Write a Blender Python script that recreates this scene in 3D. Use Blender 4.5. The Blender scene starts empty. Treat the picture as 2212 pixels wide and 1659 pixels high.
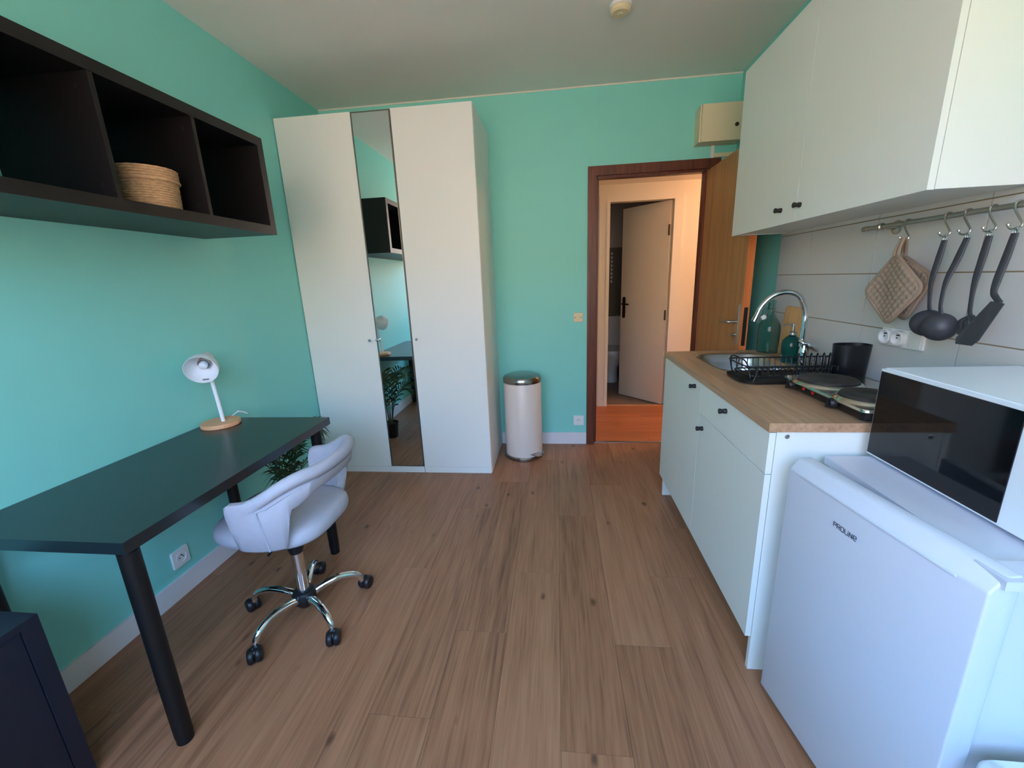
import bpy, bmesh, math, random
from mathutils import Vector, Matrix
random.seed(7)
PI = math.pi
scene = bpy.context.scene
col = scene.collection

# ------------------------------------------------------------------ camera
YAW, PITCH, ROLL, FPX = -0.1148, -0.2477, -0.0395, 887.5366
def cam_axes(yaw, pitch, roll):
    fwd = Vector((math.sin(yaw)*math.cos(pitch), math.cos(yaw)*math.cos(pitch), math.sin(pitch)))
    right = Vector((math.cos(yaw), -math.sin(yaw), 0))
    up = right.cross(fwd)
    return right*math.cos(roll)+up*math.sin(roll), up*math.cos(roll)-right*math.sin(roll), fwd
cd = bpy.data.cameras.new('camera')
cam = bpy.data.objects.new('camera', cd); col.objects.link(cam)
r_, u_, f_ = cam_axes(YAW, PITCH, ROLL)
cam.matrix_world = Matrix(((r_.x, u_.x, -f_.x, 1.7329), (r_.y, u_.y, -f_.y, -3.2643), (r_.z, u_.z, -f_.z, 1.3517), (0, 0, 0, 1)))
cd.sensor_fit = 'HORIZONTAL'; cd.sensor_width = 36.0; cd.lens = FPX*36.0/2212.0
cd.clip_start = 0.02; cd.clip_end = 200
scene.camera = cam

# ------------------------------------------------------------------ world, light, exposure
scene.view_settings.view_transform = 'Standard'
scene.view_settings.look = 'None'
scene.view_settings.gamma = 1.0
scene.view_settings.use_curve_mapping = False
scene.view_settings.exposure = -0.50
SKY = (0.34, 0.57, 1.0); SKY_STRENGTH = 22.0
w = bpy.data.worlds.new('overcast_sky'); scene.world = w; w.use_nodes = True
w.node_tree.nodes['Background'].inputs[0].default_value = (*SKY, 1)
w.node_tree.nodes['Background'].inputs[1].default_value = SKY_STRENGTH
RW, RH, RY0 = 2.9638, 2.6175, -3.95          # room width, height, window wall
WX0, WX1, WZ0, WZ1 = 0.30, 2.50, 0.92, 2.42     # window opening
la = bpy.data.lights.new('window_portal', 'AREA'); la.shape = 'RECTANGLE'
la.size = WX1-WX0; la.size_y = WZ1-WZ0; la.cycles.is_portal = True
lo = bpy.data.objects.new('window_portal', la); col.objects.link(lo)
lo.location = ((WX0+WX1)/2, RY0-0.02, (WZ0+WZ1)/2); lo.rotation_euler = (PI/2, 0, 0)
# sun high behind the building: it warms the street below the window, not the room itself
sl = bpy.data.lights.new('sun', 'SUN'); sl.energy = 60.0; sl.color = (1.0, 0.71, 0.51); sl.angle = 0.01
su = bpy.data.objects.new('sun', sl); col.objects.link(su); su.location = (0, 3, 8)
su.rotation_euler = Vector((0.25, -0.55, -1.0)).to_track_quat('-Z', 'Y').to_euler()
scene.cycles.max_bounces = 10; scene.cycles.diffuse_bounces = 6
scene.cycles.sample_clamp_indirect = 6.0
scene.cycles.use_denoising = True

# ------------------------------------------------------------------ materials
def lin(c):
    return tuple(((v/255)/12.92 if v/255 <= 0.04045 else ((v/255+0.055)/1.055)**2.4) for v in c)
def mat(name, rgb, rough=0.5, metal=0.0, spec=0.5, var=0.0, vscale=8.0, bump=0.0, bscale=60.0, trans=0.0, ior=1.45, coat=0.0, stretch=None):
    m = bpy.data.materials.new(name); m.use_nodes = True
    nt = m.node_tree; b = nt.nodes['Principled BSDF']
    c = lin(rgb)
    b.inputs['Base Color'].default_value = (*c, 1)
    b.inputs['Roughness'].default_value = rough; b.inputs['Metallic'].default_value = metal
    b.inputs['Specular IOR Level'].default_value = spec
    b.inputs['IOR'].default_value = ior
    b.inputs['Transmission Weight'].default_value = trans
    b.inputs['Coat Weight'].default_value = coat
    tc = nt.nodes.new('ShaderNodeTexCoord'); src = tc.outputs['Object']
    if stretch:
        mp = nt.nodes.new('ShaderNodeMapping'); mp.inputs['Scale'].default_value = stretch
        nt.links.new(src, mp.inputs['Vector']); src = mp.outputs['Vector']
    n = nt.nodes.new('ShaderNodeTexNoise'); n.inputs['Scale'].default_value = vscale; n.inputs['Detail'].default_value = 5
    nt.links.new(src, n.inputs['Vector'])
    mix = nt.nodes.new('ShaderNodeMix'); mix.data_type = 'RGBA'
    k = 1-var; k2 = 1+var*0.6
    mix.inputs[6].default_value = (c[0]*k, c[1]*k, c[2]*k, 1)
    mix.inputs[7].default_value = (min(1, c[0]*k2), min(1, c[1]*k2), min(1, c[2]*k2), 1)
    nt.links.new(n.outputs['Fac'], mix.inputs[0]); nt.links.new(mix.outputs[2], b.inputs['Base Color'])
    if bump:
        n2 = nt.nodes.new('ShaderNodeTexNoise'); n2.inputs['Scale'].default_value = bscale; n2.inputs['Detail'].default_value = 3
        nt.links.new(src, n2.inputs['Vector'])
        bp = nt.nodes.new('ShaderNodeBump'); bp.inputs['Strength'].default_value = bump; bp.inputs['Distance'].default_value = 0.002
        nt.links.new(n2.outputs['Fac'], bp.inputs['Height']); nt.links.new(bp.outputs['Normal'], b.inputs['Normal'])
    return m
def wood(name, dark, mid, light, axis='Y', scale=1.0, knots=0.0, rough=0.45, per_object=True, grain=1.0):
    """wood: grain streaks along one object axis, optional knots, random tone for each board"""
    m = bpy.data.materials.new(name); m.use_nodes = True
    nt = m.node_tree; N = nt.nodes; L = nt.links; b = N['Principled BSDF']
    b.inputs['Roughness'].default_value = rough; b.inputs['Specular IOR Level'].default_value = 0.4
    tc = N.new('ShaderNodeTexCoord'); src = tc.outputs['Object']
    oi = N.new('ShaderNodeObjectInfo')
    if per_object:
        off = N.new('ShaderNodeVectorMath'); off.operation = 'SCALE'; off.inputs[0].default_value = (13.1, 7.7, 3.3)
        L.new(oi.outputs['Random'], off.inputs['Scale'])
        ad = N.new('ShaderNodeVectorMath'); ad.operation = 'ADD'; L.new(src, ad.inputs[0]); L.new(off.outputs[0], ad.inputs[1]); src = ad.outputs[0]
    mp = N.new('ShaderNodeMapping')
    s = [26*scale]*3; s['XYZ'.index(axis)] = 1.3*scale
    mp.inputs['Scale'].default_value = s; L.new(src, mp.inputs['Vector'])
    n1 = N.new('ShaderNodeTexNoise'); n1.inputs['Scale'].default_value = 1.0; n1.inputs['Detail'].default_value = 6; n1.inputs['Distortion'].default_value = 0.9
    L.new(mp.outputs[0], n1.inputs['Vector'])
    mp2 = N.new('ShaderNodeMapping'); s2 = [130*scale]*3; s2['XYZ'.index(axis)] = 5*scale
    mp2.inputs['Scale'].default_value = s2; L.new(src, mp2.inputs['Vector'])
    n2 = N.new('ShaderNodeTexNoise'); n2.inputs['Scale'].default_value = 1.0; n2.inputs['Detail'].default_value = 4
    L.new(mp2.outputs[0], n2.inputs['Vector'])
    mm = N.new('ShaderNodeMath'); mm.operation = 'MULTIPLY_ADD'; mm.inputs[1].default_value = 0.55*grain; L.new(n2.outputs['Fac'], mm.inputs[0])
    mm1 = N.new('ShaderNodeMath'); mm1.operation = 'MULTIPLY'; mm1.inputs[1].default_value = 0.60*grain; L.new(n1.outputs['Fac'], mm1.inputs[0])
    L.new(mm1.outputs[0], mm.inputs[2])
    ad2 = N.new('ShaderNodeMath'); ad2.operation = 'MULTIPLY_ADD'; ad2.inputs[1].default_value = 0.16; L.new(oi.outputs['Random'], ad2.inputs[0]); L.new(mm.outputs[0], ad2.inputs[2])
    cr = N.new('ShaderNodeValToRGB'); e = cr.color_ramp.elements
    e[0].position = 0.36; e[0].color = (*lin(dark), 1); e[1].position = 0.9; e[1].color = (*lin(light), 1)
    e2 = cr.color_ramp.elements.new(0.62); e2.color = (*lin(mid), 1)
    L.new(ad2.outputs[0], cr.inputs['Fac']); out = cr.outputs['Color']
    if knots:
        mp3 = N.new('ShaderNodeMapping'); s3 = [7.0]*3; s3['XYZ'.index(axis)] = 3.6
        mp3.inputs['Scale'].default_value = s3; L.new(src, mp3.inputs['Vector'])
        nz = N.new('ShaderNodeTexNoise'); nz.inputs['Scale'].default_value = 3; L.new(mp3.outputs[0], nz.inputs['Vector'])
        va = N.new('ShaderNodeVectorMath'); va.operation = 'MULTIPLY_ADD'; va.inputs[1].default_value = (.12, .12, .12); L.new(nz.outputs['Color'], va.inputs[0]); L.new(mp3.outputs[0], va.inputs[2])
        vo = N.new('ShaderNodeTexVoronoi'); vo.inputs['Scale'].default_value = 1.05; vo.inputs['Randomness'].default_value = 1.0; L.new(va.outputs[0], vo.inputs['Vector'])
        mr = N.new('ShaderNodeMapRange'); mr.inputs[1].default_value = 0.035; mr.inputs[2].default_value = 0.115; mr.inputs[3].default_value = knots; mr.inputs[4].default_value = 0.0
        L.new(vo.outputs['Distance'], mr.inputs[0])
        mx = N.new('ShaderNodeMix'); mx.data_type = 'RGBA'; mx.inputs[7].default_value = (*lin([v*0.55 for v in dark]), 1)
        L.new(mr.outputs[0], mx.inputs[0]); L.new(out, mx.inputs[6]); out = mx.outputs[2]
    L.new(out, b.inputs['Base Color'])
    bp = N.new('ShaderNodeBump'); bp.inputs['Strength'].default_value = 0.12; bp.inputs['Distance'].default_value = 0.001
    L.new(n2.outputs['Fac'], bp.inputs['Height']); L.new(bp.outputs['Normal'], b.inputs['Normal'])
    return m

M = {}
M['teal'] = mat('teal_paint', (132, 214, 204), 0.55, var=0.03, vscale=3, bump=0.15, bscale=90)
M['ceil'] = mat('ceiling_paint', (236, 233, 226), 0.9, var=0.02, bump=0.2, bscale=120)
M['white_wall'] = mat('white_wall_paint', (232, 226, 214), 0.8, var=0.03, bump=0.1)
M['base'] = mat('baseboard_white', (228, 224, 226), 0.5, var=0.02)
M['grout'] = mat('tile_grout', (150, 134, 106), 0.9, var=0.25, vscale=5)
M['tile'] = mat('glazed_tile', (206, 206, 202), 0.28, var=0.03, vscale=3)
M['floor'] = wood('floor_plank', (108, 72, 50), (150, 104, 75), (170, 124, 92), 'Y', 1.0, knots=0.75, rough=0.42)
M['subfloor'] = mat('floor_joint', (62, 47, 38), 0.9)
M['hallfloor'] = wood('hall_plank', (138, 80, 46), (178, 108, 64), (198, 130, 84), 'X', 1.0, rough=0.4)
M['darkwood'] = wood('door_frame_wood', (58, 26, 16), (96, 46, 28), (124, 62, 38), 'Z', 1.2, rough=0.4, grain=1.0)
M['oak'] = wood('oak_door', (150, 104, 62), (182, 132, 84), (200, 152, 100), 'Z', 1.0, rough=0.4)
M['dooredge'] = wood('orange_lit_door_edge', (176, 92, 44), (206, 116, 58), (222, 138, 76), 'Z', 1.0, rough=0.45)  # orange light on the door edge is put into this colour
M['worktop'] = wood('worktop_laminate', (150, 116, 88), (180, 144, 112), (200, 168, 138), 'Y', 0.8, rough=0.45)
M['creamdoor'] = mat('cream_door_paint', (222, 206, 184), 0.5, var=0.02)
M['whitelam'] = mat('white_laminate', (238, 236, 230), 0.42, var=0.015, vscale=2)
M['kitwhite'] = mat('kitchen_white_foil', (232, 234, 226), 0.4, var=0.015, vscale=2)
M['mirror'] = mat('mirror_glass', (232, 240, 238), 0.015, metal=1.0)
M['mirframe'] = mat('mirror_edge_metal', (120, 116, 108), 0.35, metal=0.8)
M['black'] = mat('black_brown_foil', (18, 16, 18), 0.42, var=0.12, vscale=6, bump=0.1, stretch=(30, 2, 30), spec=0.5)
M['desk'] = mat('black_desk_foil', (20, 30, 35), 0.3, var=0.1, vscale=6, bump=0.06, bscale=200, spec=1.0)
M['deskleg'] = mat('black_powder_coat', (9, 9, 11), 0.5, var=0.05)
M['navy'] = mat('dark_cabinet_foil', (28, 30, 42), 0.45, var=0.12, vscale=8, bump=0.1)
M['fabric'] = mat('grey_upholstery', (178, 179, 190), 0.95, var=0.08, vscale=40, bump=0.5, bscale=500, spec=0.15)
M['chrome'] = mat('chrome', (225, 226, 228), 0.08, metal=1.0)
M['steel'] = mat('brushed_steel', (190, 190, 188), 0.28, metal=1.0, var=0.05, vscale=30)
M['nickel'] = mat('nickel_rail', (186, 182, 172), 0.3, metal=1.0)
M['blackpl'] = mat('black_plastic', (24, 24, 26), 0.4, var=0.05)
M['utensil'] = mat('grey_nylon', (58, 60, 66), 0.45, var=0.08, vscale=30)
M['lampwhite'] = mat('lamp_white_enamel', (240, 240, 242), 0.3)
M['lampwood'] = wood('lamp_base_wood', (190, 130, 90), (218, 162, 118), (232, 184, 142), 'X', 2.0, rough=0.45)
M['bulb'] = mat('frosted_bulb', (225, 228, 230), 0.25)
M['socketgrey'] = mat('lamp_socket_grey', (130, 132, 136), 0.4)
M['wicker'] = mat('wicker', (202, 164, 122), 0.75, var=0.6, vscale=70, bump=0.6, bscale=220, stretch=(1, 1, 3))
M['pot'] = mat('black_plant_pot', (22, 23, 26), 0.5)
M['soil'] = mat('potting_soil', (52, 40, 30), 0.95, var=0.4, vscale=60)
M['leaf'] = mat('palm_leaf', (52, 82, 50), 0.4, var=0.35, vscale=12)
M['stem'] = mat('palm_stem', (84, 96, 56), 0.5, var=0.2)
M['binbody'] = mat('cream_bin_enamel', (220, 208, 198), 0.35, var=0.01)
M['binlid'] = mat('bin_lid_steel', (150, 148, 146), 0.22, metal=1.0)
M['plwhite'] = mat('white_plastic', (236, 234, 232), 0.35)
M['plcream'] = mat('cream_plastic', (224, 208, 168), 0.4)
M['hole'] = mat('dark_socket_hole', (38, 38, 40), 0.6)
M['metercream'] = mat('meter_box_cream', (222, 210, 176), 0.5, var=0.02)
M['fridge'] = mat('fridge_white', (208, 213, 226), 0.35, bump=0.05, bscale=300)
M['gasket'] = mat('fridge_gasket', (96, 104, 122), 0.6)
M['logo'] = mat('logo_print', (44, 50, 66), 0.5)
M['mwglass'] = mat('microwave_black_glass', (8, 9, 13), 0.06, spec=0.5)
M['mwwhite'] = mat('microwave_white', (232, 236, 240), 0.3)
M['bottle'] = mat('clear_glass', (216, 238, 232), 0.02, trans=1.0, ior=1.28)
M['soap'] = mat('teal_glass', (40, 130, 130), 0.06, trans=0.85, ior=1.35)
M['board'] = wood('cutting_board_wood', (176, 128, 78), (206, 158, 104), (220, 178, 126), 'Z', 1.5, rough=0.55)
M['padcloth'] = mat('beige_quilted_cotton', (158, 140, 122), 0.95, var=0.12, vscale=60, bump=0.4, bscale=500, spec=0.1)
M['padedge'] = mat('beige_binding', (152, 132, 112), 0.9, var=0.08, vscale=60)
M['iron'] = mat('cast_iron_plate', (44, 42, 40), 0.55, var=0.15, vscale=40)
M['hobsteel'] = mat('hob_steel', (206, 204, 198), 0.16, metal=1.0)
M['redled'] = mat('red_pilot_lens', (190, 40, 24), 0.2)
M['wctile'] = mat('grey_wc_tile', (104, 104, 96), 0.3, var=0.05)
M['wctile2'] = mat('pale_wc_wall', (206, 202, 194), 0.6)
M['wcfloor'] = mat('wc_mosaic', (150, 130, 116), 0.6, var=0.75, vscale=55)
M['porcelain'] = mat('porcelain', (236, 232, 224), 0.12)
M['bronze'] = mat('dark_bronze', (70, 60, 48), 0.35, metal=0.9)
M['motif'] = mat('white_motif_print', (226, 224, 214), 0.4)
M['stool'] = mat('stool_white', (222, 226, 222), 0.5)
M['added_facade'] = mat('added_facade_render', (214, 190, 158), 0.9, var=0.1, vscale=2)  # warm tone of the unseen house front added for bounce light
M['ground'] = mat('street_ground', (176, 160, 138), 0.95, var=0.2, vscale=1)

# ------------------------------------------------------------------ helpers
def link(name, me, m, parent=None, smooth=False):
    o = bpy.data.objects.new(name, me); col.objects.link(o)
    if m is not None:
        me.materials.clear(); me.materials.append(M[m] if isinstance(m, str) else m)
    if smooth:
        for p in me.polygons: p.use_smooth = True
    if parent is not None:
        o.parent = parent
        o.matrix_parent_inverse = parent_inv(parent)
    return o
def parent_inv(p):
    mat4 = p.matrix_basis.copy()
    if p.parent is not None:
        mat4 = world(p)
    return mat4.inverted()
def world(o):
    if o.parent is None: return o.matrix_basis.copy()
    return world(o.parent) @ o.matrix_parent_inverse @ o.matrix_basis
def mk(name, bm, m, parent=None, smooth=False, bevel=0.0, seg=2, sharp=35):
    if bevel:
        es = [e for e in bm.edges if e.is_boundary or (len(e.link_faces) == 2 and e.calc_face_angle(0) > 0.5)]
        bmesh.ops.bevel(bm, geom=es, offset=bevel, segments=seg, profile=0.5, affect='EDGES', clamp_overlap=True)
        smooth = True
    bmesh.ops.recalc_face_normals(bm, faces=bm.faces[:])
    me = bpy.data.meshes.new(name); bm.to_mesh(me); bm.free()
    o = link(name, me, m, parent, smooth)
    if smooth:
        me.set_sharp_from_angle(angle=math.radians(sharp))
    return o
def B():
    return bmesh.new()
def box(bm, x0, x1, y0, y1, z0, z1, mtx=None):
    vs = [bm.verts.new((x, y, z)) for x in (x0, x1) for y in (y0, y1) for z in (z0, z1)]
    for f in ((0, 1, 3, 2), (4, 6, 7, 5), (0, 4, 5, 1), (2, 3, 7, 6), (0, 2, 6, 4), (1, 5, 7, 3)):
        bm.faces.new([vs[i] for i in f])
    if mtx is not None: bmesh.ops.transform(bm, matrix=mtx, verts=vs)
    return bm
def boxo(name, m, dims, parent=None, bevel=0.0, seg=2, mtx=None):
    return mk(name, box(B(), *dims, mtx=mtx), m, parent, bevel=bevel, seg=seg)
def lathe(bm, prof, c=(0, 0, 0), seg=32, mtx=None, sx=1.0, sy=1.0):
    """prof: list of (radius, z); axis z through c"""
    rings = []; allv = []
    for r, z in prof:
        if r < 1e-6:
            v = bm.verts.new((c[0], c[1], c[2]+z)); rings.append([v]); allv.append(v)
        else:
            ring = [bm.verts.new((c[0]+sx*r*math.cos(2*PI*i/seg), c[1]+sy*r*math.sin(2*PI*i/seg), c[2]+z)) for i in range(seg)]
            rings.append(ring); allv += ring
    for a, b in zip(rings, rings[1:]):
        if len(a) == 1 and len(b) == 1: continue
        for i in range(seg):
            j = (i+1) % seg
            if len(a) == 1: bm.faces.new((a[0], b[j], b[i]))
            elif len(b) == 1: bm.faces.new((a[i], a[j], b[0]))
            else: bm.faces.new((a[i], a[j], b[j], b[i]))
    if mtx is not None: bmesh.ops.transform(bm, matrix=mtx, verts=allv)
    return bm
def tube(bm, pts, rad, seg=12, cap=True, closed=False, flat=1.0, up=None):
    """sweep a circle (or an ellipse: flat scales the second axis) along pts; rad number or list"""
    P = [Vector(p) for p in pts]; n = len(P)
    R = rad if isinstance(rad, (list, tuple)) else [rad]*n
    def tan(i):
        if closed: return (P[(i+1) % n]-P[i-1]).normalized()
        return (P[min(i+1, n-1)]-P[max(i-1, 0)]).normalized()
    t = tan(0)
    a = Vector(up) if up is not None else (Vector((0, 0, 1)) if abs(t.z) < 0.9 else Vector((1, 0, 0)))
    u = t.cross(a).normalized(); rings = []
    for i in range(n):
        t = tan(i)
        u = (u - t*u.dot(t)).normalized(); v = t.cross(u)
        rings.append([bm.verts.new(P[i]+u*(R[i]*math.cos(2*PI*k/seg))+v*(R[i]*flat*math.sin(2*PI*k/seg))) for k in range(seg)])
    rr = rings+[rings[0]] if closed else rings
    for A, C in zip(rr, rr[1:]):
        for k in range(seg):
            j = (k+1) % seg
            bm.faces.new((A[k], A[j], C[j], C[k]))
    if cap and not closed:
        bm.faces.new(rings[0][::-1]); bm.faces.new(rings[-1])
    return bm
def smooth_path(pts, n=6):
    """Catmull-Rom through the points"""
    P = [Vector(p) for p in pts]; P = [P[0]*2-P[1]]+P+[P[-1]*2-P[-2]]; out = []
    for i in range(1, len(P)-2):
        for k in range(n):
            t = k/n; a, b, c, d = P[i-1:i+3]
            out.append(0.5*((2*b)+(c-a)*t+(2*a-5*b+4*c-d)*t*t+(3*b-a-3*c+d)*t**3))
    out.append(P[-2]); return out
def prism(bm, poly, axis, a0, a1):
    """extrude a polygon: poly holds the two other coordinates in order, axis 0/1/2"""
    def P(p, a):
        q = list(p); q.insert(axis, a); return q
    A = [bm.verts.new(P(p, a0)) for p in poly]; C = [bm.verts.new(P(p, a1)) for p in poly]
    bm.faces.new(A); bm.faces.new(C[::-1]); n = len(poly)
    for i in range(n):
        j = (i+1) % n; bm.faces.new((A[j], A[i], C[i], C[j]))
    return bm
def rrect(cx, cy, hx, hy, r, n=6):
    out = []
    for k, (sx, sy) in enumerate(((1, 1), (-1, 1), (-1, -1), (1, -1))):
        for i in range(n+1):
            a = PI/2*k+PI/2*i/n
            out.append((cx+sx*(hx-r)+r*math.cos(a), cy+sy*(hy-r)+r*math.sin(a)))
    return out
def loft(bm, rings, cap0=True, cap1=True):
    R = [[bm.verts.new(p) for p in ring] for ring in rings]; n = len(R[0])
    for A, C in zip(R, R[1:]):
        for i in range(n):
            j = (i+1) % n; bm.faces.new((A[i], A[j], C[j], C[i]))
    if cap0: bm.faces.new(R[0][::-1])
    if cap1: bm.faces.new(R[-1])
    return R
def tag(o, label, cat, group=None):
    o['label'] = label; o['category'] = cat
    if group: o['group'] = group
    return o
def thing(name, label, cat, loc, group=None):
    o = bpy.data.objects.new(name, None); col.objects.link(o)
    o.empty_display_size = 0.05; o.location = loc
    o.matrix_basis = Matrix.Translation(loc)
    return tag(o, label, cat, group)
def struct(o):
    o['kind'] = 'structure'; return o
def copy_tree(o, parent=None):
    c = o.copy(); col.objects.link(c); c.parent = parent
    for ch in list(o.children): copy_tree(ch, c)
    return c

# ------------------------------------------------------------------ the room shell
T = 0.10
DX0, DX1, DZ = 2.019, 2.774, 2.045        # doorway in the back wall
struct(boxo('wall_left', 'teal', (-T, 0, RY0, 0.0, 0, RH)))
TB = 0.05
bm = B(); box(bm, -T, DX0, 0, TB, 0, RH); box(bm, DX1, RW+T, 0, TB, 0, RH); box(bm, DX0, DX1, 0, TB, DZ, RH)
struct(mk('wall_back', bm, 'teal'))
wall_right = struct(boxo('wall_right', 'teal', (RW, RW+T, RY0, 0, 0, RH)))
bm = B(); y0, y1 = RY0-0.25, RY0
box(bm, -T, WX0, y0, y1, 0, RH); box(bm, WX1, RW+T, y0, y1, 0, RH); box(bm, WX0, WX1, y0, y1, 0, WZ0); box(bm, WX0, WX1, y0, y1, WZ1, RH)
struct(mk('wall_front', bm, 'white_wall'))
struct(boxo('ceiling', 'ceil', (-T, RW+T, RY0-0.25, T, RH, RH+0.12)))
floor = struct(boxo('floor', 'subfloor', (-T, RW+T, RY0-0.25, 0.05, -0.14, -0.008)))
# planks
PW, PL = 0.2075, 1.25
ends = {-2: -1.593, -1: -1.04, 0: -1.945, 1: -1.593, 2: -1.10, 3: -1.97, 4: -1.59, 5: -1.2, 6: -1.8, 7: -1.0, -3: -1.25, -4: -1.85, -5: -1.45, -6: -1.1, -7: -1.7}
plank_mesh = None
for k in range(-7, 8):
    x0 = max(1.315+k*PW, 0.0); x1 = min(1.315+(k+1)*PW, RW)
    if x1-x0 < 0.01: continue
    e = ends[k]-3*PL
    while e < 0.03:
        a, b = max(e, RY0), min(e+PL, 0.03)
        e += PL
        if b-a < 0.02: continue
        full = abs(b-a-PL) < 1e-6 and abs(x1-x0-PW) < 1e-6
        cx, cy = (x0+x1)/2, (a+b)/2; hx, hy = (x1-x0)/2-0.0004, (b-a)/2-0.0004
        if full and plank_mesh is not None:
            me = plank_mesh; o = bpy.data.objects.new('plank', me); col.objects.link(o)
            o.parent = floor
        else:
            o = mk('plank', box(B(), -hx, hx, -hy, hy, -0.008, 0), 'floor', floor, bevel=0.0008, seg=1)
            if full: plank_mesh = o.data
        o.location = (cx, cy, 0)
# baseboards
struct(boxo('baseboard_left', 'base', (0, 0.012, RY0, -0.60, 0, 0.095), bevel=0.003))
struct(boxo('baseboard_back', 'base', (1.26, 1.962, -0.012, 0, 0, 0.10), bevel=0.003))
# a thin ceiling joint strip on the back wall
struct(boxo('trim_1', 'white_wall', (0, RW, -0.006, 0, RH-0.008, RH)))
# dark wooden frame of the doorway
fr = struct(boxo('trim_2', 'darkwood', (1.963, DX0+0.004, -0.022, 0.0, 0, 2.108), bevel=0.006))
boxo('jamb', 'darkwood', (DX0-0.02, DX0+0.012, -0.004, TB+0.005, 0, DZ), fr, bevel=0.004)
boxo('rebate', 'darkwood', (DX0+0.012, DX0+0.026, 0.03, TB+0.005, 0, DZ-0.012), fr, bevel=0.003)
boxo('head_casing', 'darkwood', (1.963, 2.862, -0.024, 0.0, 2.048, 2.110), fr, bevel=0.006)
boxo('head_jamb', 'darkwood', (DX0, DX1, -0.004, TB+0.005, 2.030, 2.06), fr, bevel=0.004)
boxo('side_casing', 'darkwood', (DX1-0.002, 2.838, -0.010, 0.0, 0, 2.05), fr, bevel=0.004)
boxo('jamb', 'darkwood', (DX1-0.008, DX1+0.02, -0.004, TB+0.005, 0, DZ), fr, bevel=0.004)
struct(boxo('trim_3', 'steel', (DX0, DX1, 0.018, 0.042, -0.004, 0.004), bevel=0.002))
# window behind the camera
wf = struct(boxo('window_1', 'plwhite', (WX0, WX1, RY0-0.16, RY0-0.10, WZ0, WZ0+0.06), bevel=0.004))
for a in ((WX0, WX1, WZ1-0.06, WZ1), (WX0, WX0+0.06, WZ0+.06, WZ1-.06), (WX1-0.06, WX1, WZ0+.06, WZ1-.06), ((WX0+WX1)/2-0.05, (WX0+WX1)/2+0.05, WZ0+.06, WZ1-.06)):
    boxo('window_frame', 'plwhite', (a[0], a[1], RY0-0.16, RY0-0.10, a[2], a[3]), wf, bevel=0.004)
boxo('window_sill', 'plwhite', (WX0-0.04, WX1+0.04, RY0-0.04, RY0+0.05, WZ0-0.03, WZ0), wf, bevel=0.005)
struct(boxo('wall_added_facade', 'added_facade', (-30, 34, -20, -17, -3.0, 5.2)))  # unseen house front, added to send warm light onto the upper walls
struct(boxo('ground', 'ground', (-40, 40, -60, RY0-0.6, -3.2, -3.0)))
# wall tiles, each one a piece
ys = [-0.75, -1.035, -1.457, -1.879, -2.301, -2.70]; zs = [0.72, 0.92, 1.121, 1.322, 1.523, 1.60]
backing = boxo('tile_backing', 'grout', (RW-0.006, RW, -2.70, -0.75, 0.70, 1.602), wall_right)
for i in range(len(ys)-1):
    for j in range(len(zs)-1):
        boxo('tile', 'tile', (RW-0.009, RW-0.004, ys[i+1]+0.002, ys[i]-0.002, zs[j]+0.002, zs[j+1]-0.002), wall_right, bevel=0.0012, seg=1)
# ------------------------------------------------------------------ hall and toilet beyond the doorway
HY, HX0, HX1, HZ = 1.05, 1.30, 4.30, 2.19
WCX0, WCX1, WCH = 2.250, 2.845, 2.035
hf = struct(boxo('floor_hall', 'subfloor', (HX0, HX1, 0.05, HY+0.05, -0.14, -0.008)))
for r in range(8):
    a = 0.042+r*0.126; b = min(a+0.126, HY); off = (r*0.47) % 1.2
    x = HX0-off
    while x < HX1:
        xa, xb = max(x, HX0), min(x+1.2, HX1); x += 1.2
        if xb-xa < 0.03: continue
        o = mk('plank', box(B(), -(xb-xa)/2+.0005, (xb-xa)/2-.0005, -(b-a)/2+.0005, (b-a)/2-.0005, -0.008, 0), 'hallfloor', hf, bevel=0.0008, seg=1)
        o.location = ((xa+xb)/2, (a+b)/2, 0)
bm = B(); box(bm, HX0, WCX0, HY, HY+0.08, 0, RH); box(bm, WCX1, HX1, HY, HY+0.08, 0, RH); box(bm, WCX0, WCX1, HY, HY+0.08, WCH, RH)
struct(mk('wall_hall', bm, 'white_wall'))
struct(boxo('wall_hall_left', 'white_wall', (HX0-0.08, HX0, TB, HY+0.08, 0, RH)))
struct(boxo('wall_hall_right', 'white_wall', (HX1, HX1+0.08, TB, HY+0.08, 0, RH)))
bm = B(); box(bm, RW+T, HX1, 0.0, TB, 0, RH)
struct(mk('wall_hall_near', bm, 'white_wall'))
struct(boxo('ceiling_hall', 'ceil', (HX0, HX1, TB, HY, HZ, HZ+0.1)))
tr = struct(boxo('trim_4', 'white_wall', (WCX0-0.10, WCX0, HY-0.014, HY, 0, WCH+0.055), bevel=0.004))
boxo('casing', 'white_wall', (WCX1, WCX1+0.085, HY-0.014, HY, 0, WCH+0.055), tr, bevel=0.004)
boxo('casing', 'white_wall', (WCX0, WCX1, HY-0.014, HY, WCH, WCH+0.055), tr, bevel=0.004)
boxo('jamb', 'white_wall', (WCX0-0.03, WCX0, HY-0.02, HY+0.09, 0, WCH), tr, bevel=0.003)
boxo('plinth_block', 'white_wall', (WCX0-0.10, WCX0-0.045, HY-0.020, HY-0.012, 0, 0.10), tr, bevel=0.002)
struct(boxo('trim_5', 'lampwood', (WCX0, WCX1, HY-0.01, HY+0.02, -0.002, 0.006), bevel=0.002))
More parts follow.
